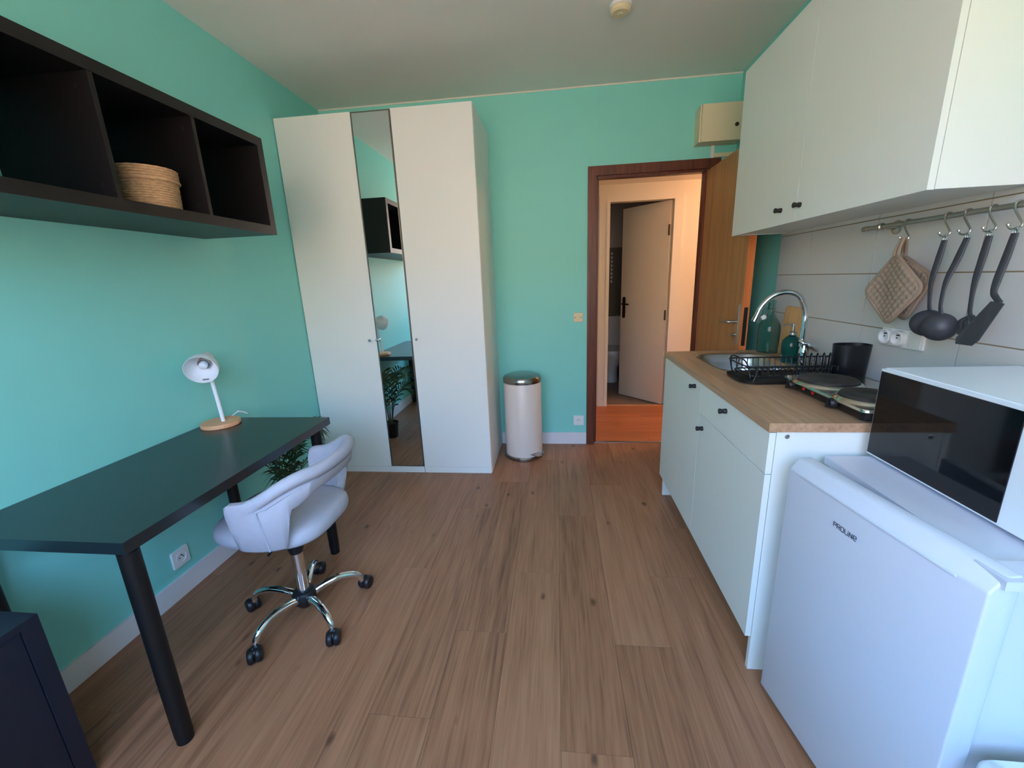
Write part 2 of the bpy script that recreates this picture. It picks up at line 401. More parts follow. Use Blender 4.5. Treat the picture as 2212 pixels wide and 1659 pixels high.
# toilet room
struct(boxo('floor_toilet', 'wcfloor', (1.9, 3.3, HY+0.05, 2.75, -0.14, 0.0)))
wt = struct(boxo('wall_toilet_back', 'wctile2', (1.9, 3.3, 2.65, 2.75, 0, RH)))
tl = boxo('tile_panel', 'wctile', (1.9, 3.3, 2.64, 2.655, 0, 1.72), wt)
struct(boxo('wall_toilet_left', 'wctile', (1.86, 1.94, HY+0.08, 2.65, 0, RH)))
struct(boxo('wall_toilet_right', 'wctile', (3.26, 3.34, HY+0.08, 2.65, 0, RH)))
struct(boxo('ceiling_toilet', 'ceil', (1.9, 3.3, HY+0.08, 2.75, 2.45, 2.55)))
bm = B()
for cidx, (x, n, z0) in enumerate(((2.395, 10, 1.14), (2.475, 8, 1.28))):
    for i in range(n):
        z = z0+i*0.052
        vs = [bm.verts.new((x+0.016*math.cos(a), 2.637, z+0.022*math.sin(a))) for a in (0.3, PI/2, PI-0.3, PI+0.9, 2*PI-0.9)]
        bm.faces.new(vs)
ob = mk('tile_motif', bm, 'motif', wt); ob['kind'] = 'stuff'
# toilet
tx, ty = 2.42, 2.05
t = thing('toilet', 'white porcelain toilet seen past the half open cream door', 'toilet', (tx, ty+0.2, 0))
def ell(cx, cy, hx, hy, z, n=28): return [(cx+hx*math.cos(2*PI*i/n), cy+hy*math.sin(2*PI*i/n), z) for i in range(n)]
bm = B(); loft(bm, [ell(tx, ty+0.16, .11, .16, 0), ell(tx, ty+0.16, .10, .15, .10), ell(tx, ty+.15, .105, .17, .2), ell(tx, ty+.10, .165, .235, .33), ell(tx, ty+.08, .185, .26, .39), ell(tx, ty+.08, .185, .26, .405)])
mk('bowl', bm, 'porcelain', t, smooth=True)
bm = B(); loft(bm, [ell(tx, ty+.08, .19, .262, .405), ell(tx, ty+.08, .193, .266, .42), ell(tx, ty+.08, .185, .26, .445), ell(tx, ty+.08, .12, .2, .45)])
mk('seat_lid', bm, 'porcelain', t, smooth=True)
boxo('cistern', 'porcelain', (tx-.19, tx+.19, ty+.38, ty+.585, .40, .80), t, bevel=0.02, seg=3)
boxo('cistern_lid', 'porcelain', (tx-.20, tx+.20, ty+.37, ty+.59, .80, .83), t, bevel=0.01, seg=3)
# toilet door, half open, hinged on the right
hx, hy = 2.843, HY+0.03
ang = math.atan2(0.424, -0.371)
mtx = Matrix.Translation((hx, hy, 0)) @ Matrix.Rotation(ang, 4, 'Z')
d2 = struct(boxo('door_2', 'creamdoor', (0.0, 0.572, 0.0, 0.038, 0.012, WCH-0.006), bevel=0.002, mtx=mtx))
def loc_part(name, bm, m, parent, mt, **k):
    bmesh.ops.transform(bm, matrix=mt, verts=bm.verts[:]); return mk(name, bm, m, parent, **k)
loc_part('handle_plate', prism(B(), rrect(0.525, 1.01, 0.018, 0.115, 0.017), 1, 0.037, 0.046), 'bronze', d2, mtx, smooth=True)
loc_part('door_handle', tube(B(), smooth_path([(0.525, 0.044, 1.05), (0.525, 0.075, 1.05), (0.50, 0.086, 1.05), (0.43, 0.086, 1.048)]), 0.009), 'bronze', d2, mtx, smooth=True)
for z in (0.95, 1.76):
    loc_part('hinge', tube(B(), [(0.0, 0.044, z-.05), (0.0, 0.044, z+.05)], 0.009), 'bronze', d2, mtx, smooth=True)
# hall lamp (its warm light falls on the hall wall)
hl = thing('hall_lamp', 'round hall ceiling lamp giving warm light', 'lamp', (3.75, 0.55, HZ))
bm = lathe(B(), [(0, 0), (0.07, 0), (0.075, -0.02), (0, -0.02)], (3.75, 0.55, HZ-0.001)); mk('lamp_base', bm, 'plwhite', hl, smooth=True)
bmat = bpy.data.materials.new('warm_bulb_glow'); bmat.use_nodes = True
bb = bmat.node_tree.nodes['Principled BSDF']; bb.inputs['Emission Color'].default_value = (1.0, 0.50, 0.25, 1); bb.inputs['Emission Strength'].default_value = 230.0
M['bulbglow'] = bmat
bm = lathe(B(), [(0, -0.02), (0.06, -0.022), (0.085, -0.05), (0.08, -0.085), (0.05, -0.11), (0, -0.12)], (3.75, 0.55, HZ)); mk('lamp_shade', bm, 'bulbglow', hl, smooth=True)
# room door, standing open along the right wall
DXA, DXB = 2.782, 2.822
d1 = struct(boxo('door_1', 'oak', (DXA, DXB, -0.765, -0.012, 0.012, 2.035), bevel=0.0015))
boxo('lit_edge_strip', 'dooredge', (DXA+0.001, DXB-0.001, -0.7662, -0.7645, 0.013, 2.034), d1)  # thin strip carrying the painted orange light of the free edge
boxo('lock_plate', 'blackpl', (DXA+0.010, DXB-0.010, -0.7685, -0.7655, 0.93, 1.15), d1, bevel=0.001, seg=1)
boxo('handle_plate', 'steel', (DXA-0.007, DXA+0.001, -0.735, -0.700, 0.935, 1.165), d1, bevel=0.003)
mk('door_handle', tube(B(), smooth_path([(DXA-0.004, -0.717, 1.065), (DXA-0.045, -0.717, 1.065), (DXA-0.055, -0.70, 1.065), (DXA-0.055, -0.60, 1.062)]), 0.0085), 'steel', d1, smooth=True)
mk('key', tube(B(), [(DXA-0.005, -0.717, 0.99), (DXA-0.035, -0.717, 0.99)], 0.006), 'steel', d1, smooth=True)

# ------------------------------------------------------------------ wardrobes
WD, WHT = 0.5744, 2.372
def wardrobe(name, label, x0, x1, doors):
    t = thing(name, label, 'wardrobe', ((x0+x1)/2, -WD/2, 0), 'white wardrobe units')
    yb, yf = -0.006, -WD+0.018
    boxo('side_panel', 'whitelam', (x0, x0+0.018, yf, yb, 0, WHT-0.002), t, bevel=0.001, seg=1)
    boxo('side_panel', 'whitelam', (x1-0.018, x1, yf, yb, 0, WHT-0.002), t, bevel=0.001, seg=1)
    boxo('top_panel', 'whitelam', (x0+0.018, x1-0.018, yf, yb, WHT-0.022, WHT-0.002), t)
    boxo('bottom_panel', 'whitelam', (x0+0.018, x1-0.018, yf, yb, 0.06, 0.08), t)
    boxo('back_panel', 'whitelam', (x0+0.018, x1-0.018, yb-0.004, yb, 0.08, WHT-0.022), t)
    boxo('plinth', 'whitelam', (x0+0.003, x1-0.003, -WD+0.004, yf, 0, 0.047), t, bevel=0.001, seg=1)
    for a, b, kind, kx in doors:
        if kind == 'white':
            d = boxo('door', 'whitelam', (a+0.0015, b-0.0015, -WD, -WD+0.018, 0.05, WHT), t, bevel=0.0012, seg=1)
        else:
            d = boxo('mirror_door', 'mirframe', (a+0.0015, b-0.0015, -WD+0.001, -WD+0.018, 0.05, WHT-0.002), t, bevel=0.001, seg=1)
            boxo('mirror', 'mirror', (a+0.009, b-0.009, -WD-0.0012, -WD+0.004, 0.056, WHT-0.010), d)
        if kx:
            kz = 0.99
            mt = Matrix.Translation((kx, -WD, kz)) @ Matrix.Rotation(PI/2, 4, 'X')
            mk('knob', lathe(B(), [(0, 0.026), (0.008, 0.025), (0.0105, 0.021), (0.0105, 0.015), (0.005, 0.012), (0.005, 0), (0, 0)], mtx=mt, seg=20), 'chrome', d, smooth=True)
    return t
wardrobe('wardrobe', 'wide white wardrobe unit with narrow mirror door, in the corner beside the desk', 0.004, 0.752, [(0.004, 0.502, 'white', 0.458), (0.502, 0.752, 'mirror', 0.512)])
wardrobe('wardrobe', 'narrow white wardrobe unit with one plain door, next to the pedal bin', 0.753, 1.252, [(0.753, 1.252, 'white', 0.745+0.045)])

# ------------------------------------------------------------------ wall shelf with basket
SX, SZ, SY = 0.3877, 1.607, -1.2835
sh = thing('wall_shelf', 'long black four compartment cube shelf hung on the teal wall', 'shelf', (0.19, SY-0.73, SZ))
L_ = 0.038*2+0.335*4+0.016*3
boxo('bottom_panel', 'black', (0.001, SX, SY-L_, SY, SZ, SZ+0.038), sh, bevel=0.0012, seg=1)
boxo('top_panel', 'black', (0.001, SX, SY-L_, SY, SZ+0.382, SZ+0.42), sh, bevel=0.0012, seg=1)
boxo('side_panel', 'black', (0.001, SX, SY-0.038, SY, SZ+0.038, SZ+0.382), sh, bevel=0.0012, seg=1)
boxo('side_panel', 'black', (0.001, SX, SY-L_, SY-L_+0.038, SZ+0.038, SZ+0.382), sh, bevel=0.0012, seg=1)
for k in range(3):
    ya = SY-0.038-0.335*(k+1)-0.016*k
    dv = boxo('divider', 'black', (0.001, SX-0.002, ya-0.016, ya, SZ+0.038, SZ+0.382), sh, bevel=0.001, seg=1)
    for z in (SZ+0.075, SZ+0.345):
        mt = Matrix.Translation((SX-0.045, ya-0.016, z)) @ Matrix.Rotation(PI/2, 4, 'X')
        mk('screw_cap', lathe(B(), [(0.008, 0), (0.008, 0.0012), (0.006, 0.0018), (0, 0.0018)], mtx=mt, seg=16), 'black', dv, smooth=True)
# basket
bx, by, bz = 0.27, -1.800, SZ+0.038
bk = thing('wicker_basket', 'round woven seagrass basket with lid inside the black wall shelf', 'basket', (bx, by, bz))
def woven(bm, r0, r1, z0, z1, rows, bump, seg=64, cap_top=False):
    prof = []
    for i in range(rows*4+1):
        f = i/(rows*4); prof.append((r0+(r1-r0)*f+bump*abs(math.sin(PI*i/4)), z0+(z1-z0)*f))
    rings = []
    for q, (r, z) in enumerate(prof):
        row = q//4
        rings.append([(bx+(r+0.0012*math.sin(22*2*PI*i/seg/1+row*PI))*math.cos(2*PI*i/seg), by+(r+0.0012*math.sin(22*2*PI*i/seg+row*PI))*math.sin(2*PI*i/seg), z) for i in range(seg)])
    loft(bm, rings)
bm = B(); woven(bm, 0.086, 0.089, bz, bz+0.104, 13, 0.004, 96); mk('basket_body', bm, 'wicker', bk, smooth=True, sharp=60)
bm = B(); woven(bm, 0.093, 0.094, bz+0.096, bz+0.138, 5, 0.004, 96)
lid = mk('basket_lid', bm, 'wicker', bk, smooth=True, sharp=60)
bm = B(); tube(bm, [(bx+0.0955*math.cos(2*PI*i/48), by+0.0955*math.sin(2*PI*i/48), bz+0.097) for i in range(48)], 0.005, 8, closed=True)
mk('lid_rim', bm, 'wicker', lid, smooth=True)

# ------------------------------------------------------------------ desk and lamp
DH, DWX, DY0, DY1 = 0.72, 0.590, -2.435, -1.415
dk = thing('desk', 'black rectangular desk with round legs along the teal wall', 'desk', (0.30, -1.92, 0))
boxo('tabletop', 'desk', (0.004, DWX, DY0, DY1, DH-0.036, DH), dk, bevel=0.0012, seg=1)
for (x, y) in ((DWX-0.026, DY0+0.026), (0.045, DY0+0.03), (DWX-0.03, DY1-0.085), (0.05, DY1-0.085)):
    mk('leg', lathe(B(), [(0, 0.004), (0.021, 0.004), (0.0225, 0.006), (0.0225, 0.03), (0.024, 0.032), (0.025, 0.25), (0.025, DH-0.036), (0, DH-0.036)], (x, y, -0.004), 24), 'deskleg', dk, smooth=True)
lx, ly = 0.098, -1.530
lp = thing('desk_lamp', 'white desk lamp with round wooden base on the black desk', 'lamp', (lx, ly, DH))
mk('lamp_base', lathe(B(), [(0, 0), (0.080, 0), (0.083, 0.003), (0.083, 0.018), (0.081, 0.021), (0, 0.021)], (lx, ly, DH), 48), 'lampwood', lp, smooth=True)
mk('pole', tube(B(), smooth_path([(lx+0.015, ly, DH+0.020), (lx+0.006, ly+0.003, DH+0.12), (lx-0.006, ly+0.006, DH+0.23), (lx-0.018, ly+0.012, DH+0.302)]), 0.0085, 14), 'lampwhite', lp, smooth=True)
ax = Vector((0.42, -0.80, -0.30)).normalized()
hc = Vector((lx-0.020, ly+0.012, DH+0.318))     # back of the shade
rotq = ax.to_track_quat('Z', 'Y').to_matrix().to_4x4()
mt = Matrix.Translation(hc) @ rotq
shade = mk('lamp_shade', lathe(B(), [(0, -0.045), (0.022, -0.045), (0.026, -0.040), (0.026, 0.0), (0.028, 0.008), (0.043, 0.022), (0.057, 0.042), (0.065, 0.068), (0.067, 0.095), (0.0655, 0.095), (0.063, 0.068), (0.055, 0.044), (0.041, 0.025), (0.024, 0.012), (0, 0.010)], mtx=mt, seg=40), 'lampwhite', lp, smooth=True, sharp=50)
sk = mk('bulb_socket', lathe(B(), [(0.026, 0.012), (0.027, 0.032), (0.022, 0.034), (0.02, 0.02), (0, 0.02)], mtx=mt, seg=24), 'socketgrey', shade, smooth=True)
mk('bulb', lathe(B(), [(0.012, 0.018), (0.016, 0.03), (0.019, 0.045), (0.016, 0.058), (0.008, 0.064), (0, 0.065)], mtx=mt, seg=20), 'bulb', shade, smooth=True)
lab = mt @ Matrix.Rotation(0, 4, 'Z')
bm = B(); box(bm, -0.012, 0.012, -0.0015, 0.0015, -0.004, 0.004)
dn = (rotq.inverted() @ Vector((0, 0, -1)).to_4d()).to_3d(); dn.z = 0; dn.normalize()
lm = mt @ Matrix.Translation(dn*0.0605+Vector((0, 0, 0.074))) @ Matrix(((-dn.y, dn.x, 0, 0), (dn.x, dn.y, 0, 0), (0, 0, 1, 0), (0, 0, 0, 1)))
bmesh.ops.transform(bm, matrix=lm, verts=bm.verts[:]); mk('rating_label', bm, 'socketgrey', shade)
mk('cable', tube(B(), smooth_path([(lx-0.02, ly+0.078, DH+0.010), (lx+0.0, ly+0.12, DH+0.03), (lx+0.012, ly+0.16, DH+0.006), (lx-0.03, ly+0.19, DH+0.004), (0.012, ly+0.21, DH+0.004)]), 0.0028, 8), 'lampwhite', lp, smooth=True)

# ------------------------------------------------------------------ swivel chair
CX, CY = 0.652, -1.895
ch = thing('swivel_chair', 'grey fabric swivel chair with wrap-around back and chrome star base', 'chair', (CX, CY, 0))
def superell(cx, cy, hx, hy, p, n, sc=1.0):
    out = []
    for i in range(n):
        a = 2*PI*i/n; c, s = math.cos(a), math.sin(a)
        out.append((cx+sc*hx*math.copysign(abs(c)**p, c), cy+sc*hy*math.copysign(abs(s)**p, s)))
    return out
bm = B(); rings = []
for sc, z in ((0.80, 0.432), (0.93, 0.436), (0.985, 0.446), (1.0, 0.462), (0.99, 0.482), (0.94, 0.497), (0.80, 0.506), (0.5, 0.510), (0.2, 0.511)):
    rings.append([(x, y, z) for x, y in superell(0.628, -1.885, 0.220, 0.203, 0.62, 48, sc)])
loft(bm, rings); mk('seat', bm, 'fabric', ch, smooth=True, sharp=80)
# wrap-around back: a band that runs from one arm round the back to the other, open below at the rear
def sst(a, b, x):
    t_ = max(0, min(1, (x-a)/(b-a))); return t_*t_*(3-2*t_)
ts = [-90+i*(180/72) for i in range(73)]
sec = []; piping = []
def shell_at(t):
    a = math.radians(t); c, s = max(math.cos(a), 0), math.sin(a)
    x = 0.642+0.222*c**0.82; y = -1.888+0.236*math.copysign(abs(s)**0.82, s)
    zt = 0.662+0.083*sst(0.0, 0.85, c)
    zb = 0.452+0.155*sst(58, 47, abs(t)) + 0.042*sst(47, 20, abs(t))
    return Vector((x, y, 0)), zt, zb
pl = [(-91, None)]
stations = []
p0, zt0, zb0 = shell_at(-90); p1, zt1, zb1 = shell_at(90)
stations.append((p0+Vector((-0.030, 0.004, 0)), zt0-0.030, zb0+0.012)); stations.append((p0+Vector((-0.024, 0.002, 0)), zt0-0.012, zb0+0.003)); stations.append((p0+Vector((-0.010, 0, 0)), zt0-0.002, zb0))
for t in ts[1:-1]: stations.append(shell_at(t))
stations.append((p1+Vector((-0.010, 0, 0)), zt1-0.002, zb1)); stations.append((p1+Vector((-0.024, -0.002, 0)), zt1-0.012, zb1+0.003)); stations.append((p1+Vector((-0.030, -0.004, 0)), zt1-0.030, zb1+0.012))
rings = []; pip = []
for i, (p, zt, zb) in enumerate(stations):
    a = stations[max(i-1, 0)][0]; b = stations[min(i+1, len(stations)-1)][0]
    tg = (b-a).normalized(); n = Vector((tg.y, -tg.x, 0))     # outward
    h = 0.019; ed = min(i, len(stations)-1-i); cr_ = sst(5, 12, ed)
    def P(off, z):
        return p+n*(off+0.16*(z-0.60)) + Vector((0, 0, z))
    loop = [P(h*0.4, zb), P(h, zb+0.012), P(h*1.05, zb*0.5+zt*0.5), P(h*(1.0-0.20*cr_), zt-0.056), P(h*(1.0-0.5*cr_), zt-0.050), P(h+0.004*cr_, zt-0.042), P(h+0.010*cr_, zt-0.022), P(h*0.6+0.003, zt-0.003), P(-h*0.2, zt), P(-h, zt-0.012), P(-h*1.1, zt-0.04), P(-h*0.95, zt*0.5+zb*0.5), P(-h, zb+0.012), P(-h*0.4, zb)]
    rings.append(loop)
    if 2 <= i <= len(stations)-3: pip.append(P(h*0.80+0.001, zt-0.060))
bm = B(); loft(bm, rings); sb = mk('backrest', bm, 'fabric', ch, smooth=True, sharp=70)
# seam piping: along the rim and down inside the front edge of each arm
def arm_seam(k):
    idx = 9 if k == 0 else len(stations)-10
    p, zt, zb = stations[idx]
    nn = Vector((0, -1, 0)) if k == 0 else Vector((0, 1, 0))
    return [p+nn*(0.0195+0.16*(z-0.60))+Vector((0, 0, z)) for z in (zt-0.055, zt-0.10, zb+0.06, zb+0.01)]
pipp = arm_seam(0)[::-1]+pip[9:-9]+arm_seam(1)
mk('piping', tube(B(), smooth_path(pipp, 2), 0.0034, 8), 'fabric', sb, smooth=True)
# gas lift and star base
mk('gas_lift', lathe(B(), [(0, 0.41), (0.013, 0.41), (0.013, 0.30), (0.024, 0.30), (0.024, 0.095), (0, 0.095)], (CX, CY, 0), 24), 'chrome', ch, smooth=True)
mk('lift_collar', lathe(B(), [(0.0135, 0.345), (0.030, 0.345), (0.031, 0.322), (0.026, 0.30), (0.0245, 0.30)], (CX, CY, 0), 24), 'blackpl', ch, smooth=True)
boxo('seat_plate', 'blackpl', (CX-0.09, CX+0.09, CY-0.08, CY+0.08, 0.404, 0.434), ch, bevel=0.006)
mk('tilt_lever', tube(B(), [(CX, CY-0.05, 0.415), (CX+0.02, CY-0.14, 0.415), (CX+0.02, CY-0.17, 0.408)], 0.005, 8), 'blackpl', ch, smooth=True)
mk('hub', lathe(B(), [(0, 0.045), (0.030, 0.045), (0.036, 0.055), (0.046, 0.068), (0.048, 0.10), (0.040, 0.115), (0.026, 0.12), (0, 0.12)], (CX, CY, 0), 28), 'blackpl', ch, smooth=True)
for k in range(5):
    a = math.radians(38+72*k); d = Vector((math.cos(a), math.sin(a), 0)); c = Vector((CX, CY, 0))
    pts = smooth_path([c+d*0.035+Vector((0, 0, 0.088)), c+d*0.085+Vector((0, 0, 0.105)), c+d*0.145+Vector((0, 0, 0.112)), c+d*0.20+Vector((0, 0, 0.098)), c+d*0.225+Vector((0, 0, 0.075)), c+d*0.232+Vector((0, 0, 0.052))], 5)
    rr = [0.017-0.005*i/(len(pts)-1) for i in range(len(pts))]
    lg = mk('leg', tube(B(), pts, rr, 14), 'chrome', ch, smooth=True)
    bm = B(); wx = c+d*0.238; th = a+0.9*math.sin(k*2.3+1)
    wd = Vector((math.cos(th), math.sin(th), 0)); sd = Vector((-wd.y, wd.x, 0))
    for s in (-1, 1):
        ctr = wx+wd*0.014+sd*0.013*s+Vector((0, 0, 0.0297))
        rq = (sd*s).to_track_quat('Z', 'Y').to_matrix().to_4x4()
        lathe(bm, [(0, -0.010), (0.027, -0.010), (0.0295, -0.006), (0.0295, 0.004), (0.025, 0.011), (0.012, 0.014), (0, 0.014)], mtx=Matrix.Translation(ctr) @ rq, seg=24)
    rq = sd.to_track_quat('Z', 'Y').to_matrix().to_4x4()
    lathe(bm, [(0, -0.006), (0.020, -0.006), (0.020, 0.006), (0, 0.006)], mtx=Matrix.Translation(wx+wd*0.008+Vector((0, 0, 0.034))) @ rq, seg=20)
    lathe(bm, [(0.011, 0.030), (0.012, 0.055), (0, 0.056)], (wx.x, wx.y, 0), 16)
    mk('caster', bm, 'blackpl', lg, smooth=True)

# ------------------------------------------------------------------ potted palm behind the desk
px_, py_ = 0.215, -1.295
pp = thing('potted_palm', 'small green palm in a black pot under the far end of the desk', 'plant', (px_, py_, 0))
mk('pot', lathe(B(), [(0, 0.0), (0.050, 0.0), (0.054, 0.004), (0.066, 0.125), (0.069, 0.130), (0.069, 0.138), (0.064, 0.138), (0.061, 0.120), (0, 0.118)], (px_, py_, 0), 32), 'pot', pp, smooth=True)
mk('soil', lathe(B(), [(0, 0.126), (0.04, 0.125), (0.062, 0.122)], (px_, py_, 0), 24), 'soil', pp, smooth=True)
fr_spec = [(0.25, 0.50, 0.13), (-0.6, 0.44, 0.14), (0.9, 0.46, 0.12), (1.7, 0.40, 0.14), (2.4, 0.45, 0.07), (-1.2, 0.48, 0.18), (-1.8, 0.42, 0.18), (0.1, 0.34, 0.16), (3.4, 0.42, 0.06), (-1.0, 0.34, 0.20), (-2.2, 0.46, 0.10)]
for i, (a, hgt, reach) in enumerate(fr_spec):
    d = Vector((math.cos(a), math.sin(a), 0)); c = Vector((px_, py_, 0.12))+d*0.015
    pts = smooth_path([c, c+d*reach*0.18+Vector((0, 0, hgt*0.45)), c+d*reach*0.55+Vector((0, 0, hgt*0.85)), c+d*reach*1.0+Vector((0, 0, hgt*1.0)), c+d*(reach*1.4+0.02)+Vector((0, 0, hgt*0.94))], 4)
    pts = [Vector((max(p.x, 0.03), p.y, min(p.z, 0.62))) for p in pts]
    bm = B(); n = len(pts)
    for j in range(4, n-1):
        t_ = (pts[min(j+1, n-1)]-pts[j-1]).normalized(); side = t_.cross(Vector((0, 0, 1)))
        if side.length < 0.2: side = Vector((-d.y, d.x, 0))
        side.normalize(); ln = 0.125*math.sin(PI*(0.15+0.75*(j-4)/(n-5)))+0.02
        for s in (-1, 1):
            p = pts[j]; dr = (side*s*0.75+t_*0.75).normalized(); nn = t_*0.0085
            m0 = p+dr*ln*0.3+Vector((0, 0, 0.003)); m1 = p+dr*ln*0.65+Vector((0, 0, -0.008)); e = p+dr*ln+Vector((0, 0, -0.034))
            for v in (m0, m1, e): v.x = max(v.x, 0.02); v.z = min(v.z, 0.64)
            q = [bm.verts.new(v) for v in (p-nn*0.3, m0-nn, m1-nn*0.8, e, m1+nn*0.8, m0+nn, p+nn*0.3)]
            bm.faces.new((q[0], q[1], q[5], q[6])); bm.faces.new((q[1], q[2], q[4], q[5])); bm.faces.new((q[2], q[3], q[4]))
    f = mk('frond', bm, 'leaf', pp)
    mk('frond_stem', tube(B(), pts, [0.004-0.003*k/(n-1) for k in range(n)], 6), 'stem', f, smooth=True)

# ------------------------------------------------------------------ low dark cabinet at the lower left
lc = thing('low_cabinet', 'low dark cabinet in the lower left corner beside the desk leg', 'cabinet', (0.2, -2.92, 0))
LX, LYF, LYN, LZ = 0.385, -2.515, -3.30, 0.562
boxo('top_panel', 'navy', (0.014, LX, LYN, LYF, LZ-0.02, LZ), lc, bevel=0.0012, seg=1)
boxo('side_panel', 'navy', (0.014, LX, LYF-0.038, LYF, 0, LZ-0.02), lc, bevel=0.0012, seg=1)
boxo('side_panel', 'navy', (0.014, LX, LYN, LYN+0.038, 0, LZ-0.02), lc, bevel=0.0012, seg=1)
boxo('bottom_panel', 'navy', (0.014, LX-0.01, LYN+0.038, LYF-0.038, 0.0, 0.04), lc)
boxo('back_panel', 'navy', (0.014, 0.02, LYN+0.038, LYF-0.038, 0.04, LZ-0.02), lc)
for a, b in ((LYF-0.040, (LYF+LYN)/2+0.001), ((LYF+LYN)/2-0.001, LYN+0.040)):
    boxo('door', 'navy', (LX-0.022, LX-0.004, b, a, 0.042, LZ-0.022), lc, bevel=0.001, seg=1)

# ------------------------------------------------------------------ sockets, switch, smoke detector, meter box
def wall_socket(name, label, frame, size=0.083, rot=0.0, grp=None):
    """frame maps local x (right), y (up), z (out of the wall) to the room"""
    t = tag(mk(name, loft_bm([[(x, y, z) for x, y in rrect(0, 0, size/2*s, size/2*s, 0.006)] for s, z in ((1, 0), (1, 0.006), (0.96, 0.009))], frame), 'plwhite', smooth=True), label, 'socket', grp)
    bm = lathe(B(), [(0.026, 0.0095), (0.026, 0.0125), (0.0235, 0.0125), (0.0215, 0.0095), (0, 0.0095)], seg=28); bmesh.ops.transform(bm, matrix=frame, verts=bm.verts[:])
    mk('socket_well', bm, 'plwhite', t, smooth=True)
    for x, y in ((-0.0095, 0), (0.0095, 0)):
        bm = lathe(B(), [(0.0028, 0.0096), (0.0028, 0.0105), (0, 0.0105)], (x, y, 0), 12); bmesh.ops.transform(bm, matrix=frame, verts=bm.verts[:]); mk('socket_hole', bm, 'hole', t)
    bm = lathe(B(), [(0.0024, 0.0096), (0.0024, 0.018), (0, 0.019)], (0, 0.011, 0), 12); bmesh.ops.transform(bm, matrix=frame, verts=bm.verts[:]); mk('earth_pin', bm, 'hole', t, smooth=True)
    return t
def loft_bm(rings, mtx=None):
    bm = B(); loft(bm, rings)
    if mtx is not None: bmesh.ops.transform(bm, matrix=mtx, verts=bm.verts[:])
    return bm
F_left = lambda y, z: Matrix(((0, 0, 1, 0.0), (1, 0, 0, y), (0, 1, 0, z), (0, 0, 0, 1)))
F_back = lambda x, z: Matrix(((1, 0, 0, x), (0, 0, -1, 0.0), (0, 1, 0, z), (0, 0, 0, 1)))
F_right = lambda y, z, x=RW: Matrix(((0, 0, -1, x), (-1, 0, 0, y), (0, 1, 0, z), (0, 0, 0, 1)))
wall_socket('wall_socket', 'white square power socket on the teal wall under the desk', F_left(-1.806, 0.180))
wall_socket('wall_socket', 'white square power socket low between pedal bin and door frame', F_back(1.900, 0.205))
sw = tag(mk('light_switch', loft_bm([[(x, y, z) for x, y in rrect(0, 0, 0.036*s, 0.036*s, 0.005)] for s, z in ((1, 0), (1, 0.006), (0.95, 0.009))], F_back(1.897, 1.050)), 'plcream', smooth=True), 'small cream light switch on the teal wall beside the door frame', 'switch')
bm = B(); box(bm, -0.010, 0.010, -0.014, 0.014, 0.008, 0.0135); bmesh.ops.transform(bm, matrix=F_back(1.897, 1.05), verts=bm.verts[:]); mk('rocker', bm, 'plcream', sw, bevel=0.002)
for s in (-1, 1):
    bm = B(); box(bm, s*0.024-0.004, s*0.024+0.004, -0.0025, 0.0025, 0.0085, 0.0098); bmesh.ops.transform(bm, matrix=F_back(1.897, 1.05), verts=bm.verts[:]); mk('arrow_mark', bm, 'hole', sw)
sd_ = thing('smoke_detector', 'white round smoke detector on the ceiling', 'detector', (2.053, -0.85, RH))
mk('detector_base', lathe(B(), [(0, 0), (0.052, 0), (0.052, -0.012), (0.047, -0.014), (0, -0.014)], (2.053, -0.85, RH), 36), 'plwhite', sd_, smooth=True)
mk('detector_cap', lathe(B(), [(0.044, -0.013), (0.048, -0.018), (0.047, -0.030), (0.038, -0.037), (0.012, -0.038), (0.010, -0.041), (0, -0.041)], (2.053, -0.85, RH), 36), 'plcream', sd_, smooth=True)
mb = thing('meter_box', 'cream electrical box above the open wooden door', 'box', (2.82, -0.06, 2.18))
boxo('box_body', 'metercream', (2.680, 2.952, -0.105, 0.0, 2.190, 2.408), mb, bevel=0.003)
boxo('box_cover', 'metercream', (2.688, 2.948, -0.128, -0.106, 2.186, 2.406), mb, bevel=0.004)
mt = Matrix.Translation((2.905, -0.128, 2.275)) @ Matrix.Rotation(PI/2, 4, 'X')
mk('latch', lathe(B(), [(0.012, 0), (0.012, 0.006), (0.009, 0.009), (0, 0.009)], mtx=mt, seg=20), 'hole', mb, smooth=True)
tag(boxo('cable_trunking', 'plwhite', (2.796, 2.814, -0.012, 0, 2.112, 2.19), bevel=0.002), 'short white vertical cable trunking under the cream electrical box', 'trunking')
tag(boxo('cable_trunking', 'metercream', (2.815, 2.962, -0.012, 0, 2.118, 2.142), bevel=0.002), 'horizontal cable trunking along the door frame under the cream electrical box', 'trunking')

# ------------------------------------------------------------------ pedal bin
px2, py2 = 1.462, -0.226
pb = thing('pedal_bin', 'tall cream pedal bin with steel lid between wardrobe and door', 'bin', (px2, py2, 0))
mk('bin_body', lathe(B(), [(0, 0.02), (0.143, 0.02), (0.143, 0.60), (0.139, 0.606), (0, 0.606)], (px2, py2, 0), 48), 'binbody', pb, smooth=True)
mk('base_ring', lathe(B(), [(0, 0.0), (0.150, 0.0), (0.156, 0.006), (0.156, 0.020), (0.150, 0.028), (0.142, 0.028)], (px2, py2, 0), 48), 'binlid', pb, smooth=True)
mk('lid', lathe(B(), [(0.140, 0.602), (0.1465, 0.603), (0.1475, 0.612), (0.1465, 0.632), (0.138, 0.646), (0.110, 0.656), (0.06, 0.661), (0, 0.662)], (px2, py2, 0), 48), 'binlid', pb, smooth=True)
bm = prism(B(), [(px2+0.06, py2-0.136), (px2+0.115, py2-0.175), (px2+0.150, py2-0.150), (px2+0.115, py2-0.085)], 2, 0.052, 0.058); pd = mk('pedal', bm, 'steel', pb, bevel=0.002)
